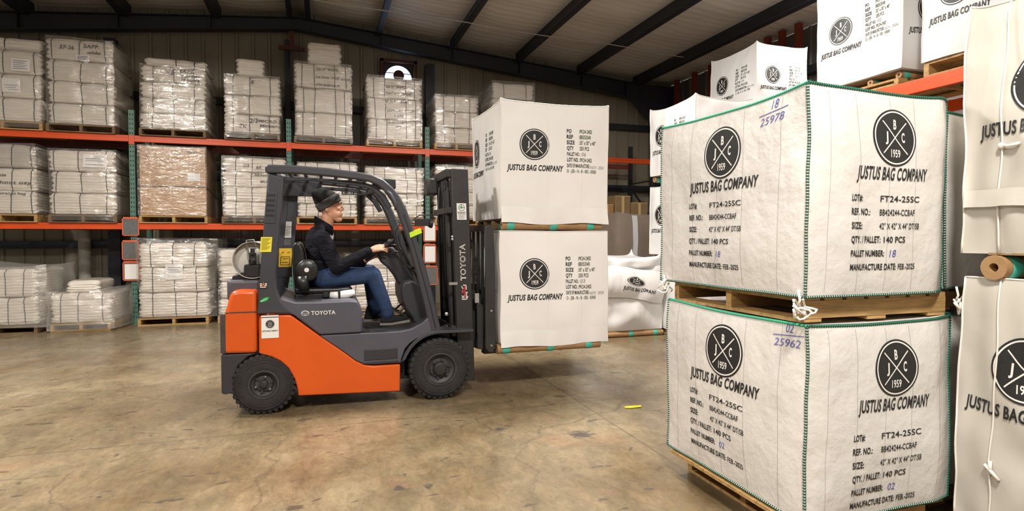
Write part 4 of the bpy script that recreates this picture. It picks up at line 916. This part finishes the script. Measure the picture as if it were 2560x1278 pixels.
MB().tube([H(.155, .022, 1.694), H(.171, .010, 1.697), H(.174, 0, 1.695), H(.171, -.010, 1.697), H(.155, -.022, 1.694)], [.002, .0042, .0045, .0042, .002], 8).tube([H(.155, .020, 1.690), H(.169, .010, 1.685), H(.172, 0, 1.684), H(.169, -.010, 1.685), H(.155, -.020, 1.690)], [.002, .005, .0055, .005, .002], 8).build('lips', M['lip'], dr, smooth=180)
# beanie: rolled band tilted back, slouching crown
an = math.radians(31); ex = Vector((math.cos(an), 0, math.sin(an))); ez = Vector((-math.sin(an), 0, math.cos(an))); hc = Vector(H(.068, 0, 1.768))
def hat(prof, n=36):
    m = MB(); vs = [hc+ex*(math.cos(2*PI*k/n)*a)+Vector((0, math.sin(2*PI*k/n)*c, 0))+ez*h+ex*dx for (a, c, h, dx) in prof for k in range(n)]
    m.add(vs, [(i*n+k, i*n+(k+1) % n, (i+1)*n+(k+1) % n, (i+1)*n+k) for i in range(len(prof)-1) for k in range(n)]+[tuple(range((len(prof)-1)*n, len(prof)*n))]); return m
bn = hat([(.108, .086, .02, 0), (.110, .088, .07, 0), (.104, .084, .10, -.006), (.090, .075, .130, -.014), (.072, .062, .162, -.024), (.054, .050, .186, -.032), (.030, .03, .199, -.038), (.002, .002, .203, -.040)]).build('beanie', M['beanie'], dr, smooth=180)
hat([(.106, .084, .0, 0), (.114, .091, -.004, 0), (.119, .096, .01, 0), (.120, .097, .05, 0), (.118, .095, .072, -.002), (.110, .088, .076, -.002)]).build('hat_band', M['cuff'], bn, smooth=180)
MB().box(hc.x+.07, hc.x+.1, FC-.12, FC-.118, hc.z+.075, hc.z+.10).build('band_tab', M['beanie'], bn) if False else None
# jacket, collar, jeans, shoes
b = MB(); b.ell((-.01, FC, 1.36), (.138, .19, .18)); b.ell((-.025, FC, 1.20), (.140, .185, .14)); b.ell((-.02, FC, 1.10), (.145, .185, .085)); b.cap((-.005, FC-.155, 1.475), .075, (-.005, FC+.155, 1.475), .075)
b.ell((-.045, FC, 1.49), (.095, .15, .115)); b.ell((.035, FC, 1.27), (.135, .165, .13)); b.ell((.03, FC, 1.16), (.125, .17, .08)); b.ell((-.075, FC, 1.42), (.08, .15, .17)); b.cap((-.03, FC-.10, 1.555), .06, (-.012, FC-.045, 1.615), .048); b.cap((-.03, FC+.10, 1.555), .06, (-.012, FC+.045, 1.615), .048); b.cap((.055, FC-.07, 1.43), .055, (.055, FC+.07, 1.43), .055)
for sh_, el, wr_ in (((-.005, 5.60, 1.485), (.12, 5.53, 1.215), RW), ((-.005, 5.97, 1.485), (.12, 6.03, 1.16), LW)):
    e = Vector(el); b.cap(sh_, .078, el, .062); f = e+(wr_-e)*.93; b.cap(el, .062, f, .046)
    for j in range(5): t = .15+.17*j; p = e+(f-e)*t; b.ell(p, (.020, .058-.010*t, .058-.010*t), seg=12, rings=8)
    for j in range(4): t = .3+.2*j; p = Vector(sh_)+(e-Vector(sh_))*t; b.ell(p, (.072-.012*t, .074-.010*t, .022), seg=12, rings=8)
for z, a in ((1.26, .142), (1.16, .148)): b.ell((-.02, FC, z), (a, .190, .03))
jk = blob(b, 'jacket', M['jacket'], .009, sm=3)
c = MB(); n = 22; vs = []
for k_ in range(n+1):
    a = math.radians(26+(334-26)*k_/n)
    for (rr_, zz) in ((.086, 1.555), (.092, 1.60), (.087, 1.638), (.081, 1.645), (.076, 1.635), (.070, 1.57)): vs.append((.018+rr_*math.cos(a)*1.0, FC-.012+rr_*.98*math.sin(a), zz-.050*math.cos(a)))
c.add(vs, [(6*i+j, 6*i+(j+1) % 6, 6*(i+1)+(j+1) % 6, 6*(i+1)+j) for i in range(n) for j in range(6)]+[(5, 4, 3, 2, 1, 0), tuple(range(6*n, 6*n+6))]); c.build('collar', M['jacket'], jk, smooth=180)
MB().ell((.060, FC-.012, 1.505), (.042, .050, .070)).build('shirt', M['shirt'], dr, smooth=180)
b = MB(); b.ell((-.02, FC, 1.10), (.13, .178, .085))
for yy, kn_, an_ in ((5.665, (.45, 5.62, 1.14), (.575, 5.62, .80)), (5.905, (.445, 5.93, 1.15), (.485, 5.93, .80))):
    b.cap((-.0, yy, 1.115), .102, kn_, .076); b.cap(kn_, .076, an_, .062); b.cap(an_, .062, (an_[0]+.005, an_[1], an_[2]-.03), .062)
    kv = Vector(kn_); av = Vector(an_)
    for t in (.12, .55, .75, .93): b.ell(kv+(av-kv)*t, (.074-.008*t, .072-.006*t, .022))
blob(b, 'jeans', M['jeans'], .009, sm=3)
for (x, y, tl) in ((.585, 5.62, .14), (.46, 5.93, .0)):
    s = MB().cap((x-.035, y, .705), .040, (x+.05, y, .715), .046); s.cap((x+.05, y, .71), .043, (x+.165, y, .700+tl*.2), .034); s.cap((x-.02, y, .745), .045, (x-.01, y, .78), .046)
    so = blob(s, 'shoe', M['beanie'], .006)
    so2 = MB().grid(lambda u, v: (x-.08+.285*u, y-.042+.084*v, .667+.02*u*tl*4), 6, 2); so2.box(x-.078, x+.03, y-.041, y+.041, .664, .684).prism([(x+.03, .664), (x+.205, .668+tl*.12), (x+.20, .69+tl*.12), (x+.03, .684)], y-.041, y+.041); so2.build('sole', M['sole'], so)

# ------------------------------------------------------------------ the carried load
LX0, LX1, LY0, LY1 = 1.60, 2.72, 5.27, 6.33
tube_pallet(LX0-.03, LX1-.07, LY0-.005, LY1-.04, .381, 'kraft tube pallet with teal tape on the forks', .046)
tube_pallet(LX0+.02, LX1-.06, LY0+.0, LY1-.05, 1.565, 'kraft tube pallet with teal tape between the two carried bags', .046)
for i, (z0, h, no) in enumerate(((.49, 1.065, '03'), (1.672, 1.115, '06'))):
    B = Bag(LX0, LY0, z0, LX1-LX0, LY1-LY0, h, .016, .012, .012 if i else .006, .014 if i else 0, 11+3*i, .3)
    r = make_bag('bulk_bag', B, ('lower' if not i else 'upper')+' white printed bag carried on the forklift, pallet number '+no, 'small printed bulk bags', M['bag'])
    corded(r, B, ('fl', 'bl', 'fr', 'tf', 'tl'), 'cord', .005)
    S = B.surf('front'); v0 = (1.143-z0) if not i else (2.383-z0)
    logo(r, S, .335, v0, .152); k = MB(); text(k, S, .065, v0-.252, 'JUSTUS BAG COMPANY', .055, .565, .035, .22); k.build('printed_name', M['ink'], r)
    small_print(r, S, .665, v0+.128, .42, no)
    S = B.surf('left'); d = B.d
    logo(r, S, .22, v0-.0, .152, sx=.9); k = MB(); text(k, S, .02, v0-.252, 'JUSTUS BAG COMPANY', .055, .50, .035, .22); k.build('printed_name', M['ink'], r); small_print(r, S, .60, v0+.13, .38, no)
    # turned-under skirt at the foot of the bag
    f = B.surf('front')
    sk = MB().grid(lambda u, v: f(u*B.w, .11*v-.045*(1-v)+.010*math.sin(u*9+i), .006+.020*(1-v)*(.6+.4*math.sin(u*7+i))+.005*math.sin(u*31)*(1-v)), 40, 4); sk.build('skirt', M['bag'], r, smooth=180)
    pan = MB()
    for u in (.42, .74): line(pan, S if False else f, (u*B.w, .12), (u*B.w+.01, h-.02), .003, .0025, 24)
    pan.build('panel_crease', M['cord'], r)

# ------------------------------------------------------------------ the pair of green-stitched bags in front on the right
BX0, BX1, BY0, BY1 = 2.10, 3.06, 2.11, 3.22
def big(name, x0, y0, z0, wx, dy, h, label, seed, no=None, hand_=None, sag=.03, bul=.03, turn=0.):
    B = Bag(x0, y0, z0, wx, dy, h, bul, .013, sag, 0, seed, .25, 0, turn); r = make_bag('bulk_bag', B, label, 'large green-stitched bulk bags', M['bag_glossy'], n=34)
    stitched(r, B, ('fl', 'bl', 'fr', 'tf', 'tl', 'ml', 'mf'))
    cr = MB()
    for fc, W in (('left', dy), ('front', wx)):
        S = B.surf(fc)
        for q in range(5 if no else 0):
            u = W*(.10+.19*q)+.01*math.sin(seed+q*5); line(cr, S, (u, .02), (u+.012*math.sin(q*3+seed), h-.02), .0022, .0012, 30)
    if no: cr.build('panel_crease', M['crease'], r, kind='stuff')
    if no:
        up = no == '18'; far = y0+dy
        S = B.surf('left'); lu = far-(2.693 if up else 2.654); lz = (1.968 if up else .880)-z0
        logo(r, S, lu, lz, .148); k = MB(); text(k, S, lu-.29, lz-(.212 if up else .205), 'JUSTUS BAG COMPANY', .060, .57, .026, .2); k.build('printed_name', M['ink'], r)
        big_print(r, S, lu-.30, lz-(.303 if up else .30), no, hand_, 1., .068 if up else .062)
        S = B.surf('front'); lz = (1.98 if up else .875)-z0; fu = .493 if up else .519
        logo(r, S, fu, lz, .140); k = MB(); text(k, S, fu-.235, lz-.205, 'JUSTUS BAG COMPANY', .060, .455, .026, .2); k.build('printed_name', M['ink'], r)
        big_print(r, S, fu-.255, lz-.31-(0 if up else .03), no, None, .92, .065)
    return r, B
big('bulk_bag', BX0, BY0, .165, BX1-BX0, BY1-BY0, .93, 'lower green-stitched bulk bag in front on the right, pallet number 02', 21, '02', ('02', '25962', .93, .855), .010, .022, .03)
big('bulk_bag', BX0, BY0+.01, 1.222, BX1-BX0+.01, BY1-BY0+.08, .978, 'upper green-stitched bulk bag in front on the right, pallet number 18', 27, '18', ('18', '25978', .91, .885), .018, .022, .08)
pallet(BX0-.012, BX1-.02, BY0+.03, BY1-.05, .001, 'wooden pallet on the floor under the lower green-stitched bag', .150, 'x', None, 'pallets under the large bags', 7, .13)
pallet(BX0+.03, BX1+.0, BY0+.06, BY1-.02, 1.096, 'wooden pallet between the two green-stitched bags', .118, 'x', None, 'pallets under the large bags', 7)
def knot(name, p, label, s=1., seed=0):
    rr = random.Random(seed); p = Vector(p); r = root(name, p, label, 'rope', 'white tie ropes')
    for i in range(6):
        u = Vector((rr.uniform(-1, 1), rr.uniform(-.5, .5), rr.uniform(-1, 1))).normalized(); q = u.orthogonal().normalized(); R_ = rr.uniform(.018, .036)*s
        c0 = p+Vector((rr.uniform(-.02, .03), rr.uniform(-.015, .0), rr.uniform(-.03, .01)))*s
        L_ = [c0+(u*math.cos(t)*R_+q*math.sin(t)*R_*.75)*(1+.2*math.sin(3*t+i)) for t in [k*PI/6 for k in range(rr.randint(8, 12))]]
        MB().tube(L_, .0045*s, 6).build('rope_loop', M['cord'], r, smooth=180)
    MB().tube([p+Vector((0, 0, .06*s)), p+Vector((.004, -.008, .02*s)), p], .005*s, 6).build('rope_end', M['cord'], r, smooth=180)
knot('tie_rope', (BX0-.03, BY0+.02, 1.185), 'white tie rope knot hanging at the corner between the green-stitched bags', 1.2, 3)
knot('tie_rope', (BX1-.05, BY0-.03, 1.185), 'white tie rope loop at the right end of the gap between the green-stitched bags', 1.1, 5)
knot('tie_rope', (BX0-.02, BY1+.03, 1.19), 'white tie rope at the far end of the gap between the green-stitched bags', 1.1, 8)
big('bulk_bag', 3.17, 2.26, .14, .9, 1.0, .95, 'lower plain bulk bag behind the pallet number 02 bag', 31)
big('bulk_bag', 3.17, 2.26, 1.222, .9, 1.0, .94, 'upper plain bulk bag sliver behind the pallet number 18 bag', 33)
pallet(3.19, 4.02, 2.32, 3.2, .001, 'wooden pallet under the lower plain bulk bag', .135, 'x', None, 'pallets under the large bags', 5)
pallet(3.19, 4.02, 2.32, 3.2, 1.096, 'wooden pallet between the two plain bulk bags', .118, 'x', None, 'pallets under the large bags', 5)

# ------------------------------------------------------------------ the pair of cream bags at the right edge, nearest the camera
FX, FYF, FYN = 3.02, 2.06, 1.02
for i, (z0, h, lb) in enumerate(((.10, 1.20, 'lower cream bulk bag cut off at the right edge of the picture'), (1.42, 1.18, 'upper cream bulk bag cut off at the right edge of the picture'))):
    B = Bag(FX, FYN, z0, 1.0, FYF-FYN, h, .03, .024, .03 if i else .01, .015 if i else 0, 41+i*4, 2.2)
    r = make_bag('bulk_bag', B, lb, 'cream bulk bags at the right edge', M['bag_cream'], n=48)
    S = B.surf('left'); lz, nzz, lu, nu_ = ((.895, .665, .318, .045), (2.18, 1.965, .37, .08))[i]
    logo(r, S, lu, lz-z0, .15, .004); k = MB(); text(k, S, nu_, nzz-z0, 'JUSTUS BAG COMPANY', .060, .54, .028, .2, .004); k.build('printed_name', M['ink'], r)
    corded(r, B, ('bl', 'tl'), 'cord', .005)
    p = MB(); p.tube([S(.18+.012*math.sin(t*5), h*(1-t), .007) for t in [q/24 for q in range(25)]], .0042, 6)
    if i: p.tube([S(.18, h*.42, .012), S(.22, h*.415, .014), S(.265, h*.418, .01)], .009, 6); p.ell(S(.182, h*.42, .012), (.014, .014, .016))
    else: p.tube([S(.16, h*.27, .012), S(.19, h*.25, .014), S(.215, h*.225, .01)], .008, 6); p.tube([S(.185, h*.29, .012), S(.182, h*.24, .014)], .008, 6)
    p.build('tie_string', M['cord'], r, smooth=180)
    if i:
        sk = MB().grid(lambda u, v: S(.0+(FYF-FYN)*.98*u, .30*v+.22*(1-v), .010+.014*(1-v)), 24, 4); sk.build('skirt', M['bag_cream'], r, smooth=180)
tube_pallet(FX-.03, FX+.95, FYN+.03, 1.958, 1.296, 'kraft tube pallet between the two cream bags at the right edge', .058, 'x', 3)
tube_pallet(FX+.02, FX+.95, FYN+.03, FYF-.04, .001, 'kraft tube pallet on the floor under the cream bags', .043, 'x', 4)

# ------------------------------------------------------------------ bags and racks along the right wall
def small(x0, y0, z0, wx, dy, h, label, seed, no='04', faces=('left',), sag=.03, ears=.03, soft=.5, txt=True):
    B = Bag(x0, y0, z0, wx, dy, h, .022, .018, sag, ears, seed, soft)
    r = make_bag('bulk_bag', B, label, 'small printed bulk bags', M['bag_soft']); corded(r, B, ('fl', 'bl', 'tl', 'tf'), 'cord', .005)
    for f in faces:
        S = B.surf(f); W = dy if f == 'left' else wx
        logo(r, S, W*.30, h*.58, .15*W/1.05); k = MB(); text(k, S, W*.06, h*.58-.25*W/1.05, 'JUSTUS BAG COMPANY', .055*W/1.05, W*.50, .035, .22); k.build('printed_name', M['ink'], r)
        if txt: small_print(r, S, W*.60, h*.58+.13*W, .40*W/1.1, no)
    return r
XS = 4.95
levels = ((.10, 1.02), (1.225, 1.06), (2.45, 1.03))
for c, (y0, y1) in enumerate(((7.0, 8.15),)):
    for i, (z0, h) in enumerate(levels):
        pz = z0-.10
        tube_pallet(XS+.03, XS+.92, y0+.03, y1-.03, pz+.001, 'kraft tube pallet under '+('bottom', 'middle', 'top')[i]+' bag of the three-high stack behind', .043, 'x', 4)
        small(XS, y0, z0+(.0 if i else 0), .98, y1-y0, h, ('bottom', 'middle', 'top')[i]+' white bag of the three-high stack behind the green-stitched bags', 50+c*7+i, '11', ('left', 'front') if i else (), .05 if i == 2 else .02, .02 if i == 2 else 0, .8)
# two bays of pallet rack parallel to the right wall
def side_rack(x, y0, y1, zs, ztop, label, d=1.05, posts='rack_orange'):
    r = root('pallet_rack', (x, (y0+y1)/2, 0), label, 'rack')
    for yy in (y0, y1):
        for xx in (x, x+d-.07): MB().box(xx, xx+.07, yy-.04, yy+.04, 0, ztop).box(xx-.02, xx+.09, yy-.06, yy+.06, 0, .01).build('post', M[posts], r)
        for k in range(3): MB().bar((x+.07, yy, .3+k*.9), (x+d-.07, yy, 1.1+k*.9), .03, .03).build('frame_brace', M[posts], r)
    for z in zs:
        for xx, nm in ((x-.022, 'front_beam'), (x+d-.03, 'rear_beam')): MB().box(xx, xx+.05, y0+.04, y1-.04, z-.115, z).build(nm, M['rack_orange'], r, bevel=.005)
    return r
side_rack(4.92, 2.42, 5.02, (2.86,), 2.93, 'orange beamed pallet rack on the right carrying two printed bags')
side_rack(6.05, 6.0, 8.55, (3.16,), 3.4, 'pallet rack on the far right carrying one printed bag')
pallet(4.93, 5.9, 2.72, 3.72, 2.861, 'wooden pallet on the orange beam under the nearest upper right bag', .125, 'x', None, 'pallets on the right rack')
pallet(4.90, 5.85, 3.93, 4.85, 2.861, 'wooden pallet on the right rack under the bag with both faces showing', .06, 'x', None, 'pallets on the right rack')
tube_pallet(4.94, 5.85, 3.93, 4.85, 2.922, 'kraft tube pallet on the right rack above a thin pallet', .03, 'x', 4)
small(4.90, 3.89, 3.0, .95, .94, .93, 'printed bag on the right rack showing its left and front faces', 71, '02', ('left', 'front'), .03, .02, .5)
small(4.92, 2.72, 2.99, .95, 1.02, .93, 'printed bag on the right rack cut off by the top of the picture', 73, '05', ('left',), .03, .02, .6, False)
pallet(6.08, 7.0, 7.16, 8.16, 3.161, 'wooden pallet under the high single bag in front of the rust red posts', .125, 'x', None, 'pallets on the right rack')
small(6.10, 7.13, 3.29, .93, 1.06, 1.07, 'high single printed bag with two faces in front of the rust red posts', 77, '09', ('left', 'front'), .035, .02, .5)
for i, (y, ht) in enumerate(((12.2, 5.25), (11.5, 5.25), (10.9, 5.25), (9.2, 5.3), (8.83, 5.3), (8.44, 5.3))):
    r = root('wall_post', (8.12, y, 0), ('farthest', 'second farthest', 'third farthest', 'third nearest', 'second nearest', 'nearest')[i]+' of the rust red posts rising along the right wall', 'post', 'rust red posts')
    MB().box(8.07, 8.17, y-.05, y-.042, 0, ht).box(8.07, 8.17, y+.042, y+.05, 0, ht).box(8.07, 8.078, y-.042, y+.042, 0, ht).build('post_channel', M['rack_red'], r); MB().box(8.03, 8.21, y-.09, y+.09, 0, .012).build('foot_plate', M['rack_red'], r)
# slumped bags in front of the far stack, film-wrapped pallet and cartons behind
B = Bag(3.85, 7.72, .10, 1.08, .95, .95, .06, .05, .03, 0, 81, 1.2)
r = make_bag('bulk_bag', B, 'slumped white bag with folded-over print on a low pallet behind the load', 'slumped bulk bags', M['bag_soft'], n=30)
S = B.surf('front')
S2 = lambda u, v, o: S(u, v-.20*max(0, u-.45), o+.035+.05*math.sin(PI*min(1, max(0, (v-.5)/.5)))+.01*math.sin(u*9))
fd = MB().grid(lambda a, c: S2(.0+1.04*a, .50+.46*c, .0), 26, 12).build('folded_flap', M['bag_soft'], r, smooth=180)
lo = lambda u, v, o: S2(u, .765+(v)*.42, o)
logo(fd, lo, .56, .02, .16); k = MB(); text(k, S2, .36, .625, 'JUSTUS BAG COMPANY', .05, .52, .03, .2, .004, rise=-.02); k.build('printed_name', M['ink'], fd)
B2 = Bag(3.86, 7.73, 1.0, 1.07, .92, .21, .05, .045, .02, .10, 83, 1.0); r2 = make_bag('bulk_bag', B2, 'flattened white bag lying on top of the slumped bag behind the load', 'slumped bulk bags', M['bag_soft'])
tube_pallet(3.83, 4.93, 7.70, 8.6, .001, 'low kraft tube pallet with teal tape under the slumped bag', .043, 'x', 4)
r = root('wrapped_pallet', (5.62, 10.1, 0), 'tall grey film-wrapped pallet of brown cartons with white band behind the slumped bags', 'wrapped pallet')
B = Bag(5.22, 9.75, .14, 1.2, .9, 1.80, .02, .02, .04, 0, 91, .6); B.mesh(20).build('carton_block', M['carton_dry'], r)
B = Bag(5.19, 9.71, .12, 1.26, .97, 1.86, .03, .02, .06, 0, 93, .8); B.mesh(20).build('stretch_film', M['film_grey'], r, smooth=180); S = B.surf('front')
MB().grid(lambda u, v: S(.33+.10*u, 1.83*v, .01), 3, 20).build('white_band', M['film_white'], r, smooth=180); MB().grid(lambda u, v: S(.80+.14*u, 1.05+.22*v, .012), 3, 3).build('label_sheet', M['paper'], r)
for q in range(3): MB().box(5.25, 6.4, 9.80+.32*q, 9.92+.32*q, .0, .125).build('pallet_runner', M['wood_dark'], r)
MB().box(5.25, 6.4, 9.76, 10.62, .125, .138).build('deck_board', M['wood_dark'], r)
MB().box(4.7, 6.9, 11.38, 12.4, 1.731, 1.75).build('shelf_deck', M['wood_dark'], rk)
for i, (x0, x1, h, dy) in enumerate(((5.72, 6.05, .45, .02), (6.08, 6.45, .64, .0), (6.47, 6.88, .50, .0))):
    r = root('carton', ((x0+x1)/2, 11.7, 1.751), ('left low', 'middle tall', 'right wide')[i]+' brown carton on the far shelf above the wrapped pallet', 'carton', 'cartons on the far shelf')
    MB().box(x0, x1, 11.42+dy, 11.95, 1.751, 1.751+h).build('carton_body', M['carton_dry'] if i else M['carton'], r, bevel=.008); MB().box(x0+.005, x1-.005, 11.415+dy, 11.955, 1.751+h*.98, 1.753+h).box((x0+x1)/2-.03, (x0+x1)/2+.03, 11.417+dy, 11.42+dy, 1.76, 1.751+h).build('tape', M['tan'], r)
# yellow tag on the floor
t = MB(); t.add([(2.50, 4.50, .004), (2.54, 4.475, .004), (2.655, 4.48, .004), (2.665, 4.52, .006), (2.54, 4.535, .004), (2.51, 4.53, .004), (2.50, 4.50, .007), (2.54, 4.475, .007), (2.655, 4.48, .007), (2.665, 4.52, .009), (2.54, 4.535, .007), (2.51, 4.53, .007)],
      [(6, 7, 8, 9, 10, 11), (5, 4, 3, 2, 1, 0)]+[(i, (i+1) % 6, (i+1) % 6+6, i+6) for i in range(6)])
tag(t.build('paper_tag', M['tagy']), 'bright yellow paper tag lying on the concrete floor', 'tag')
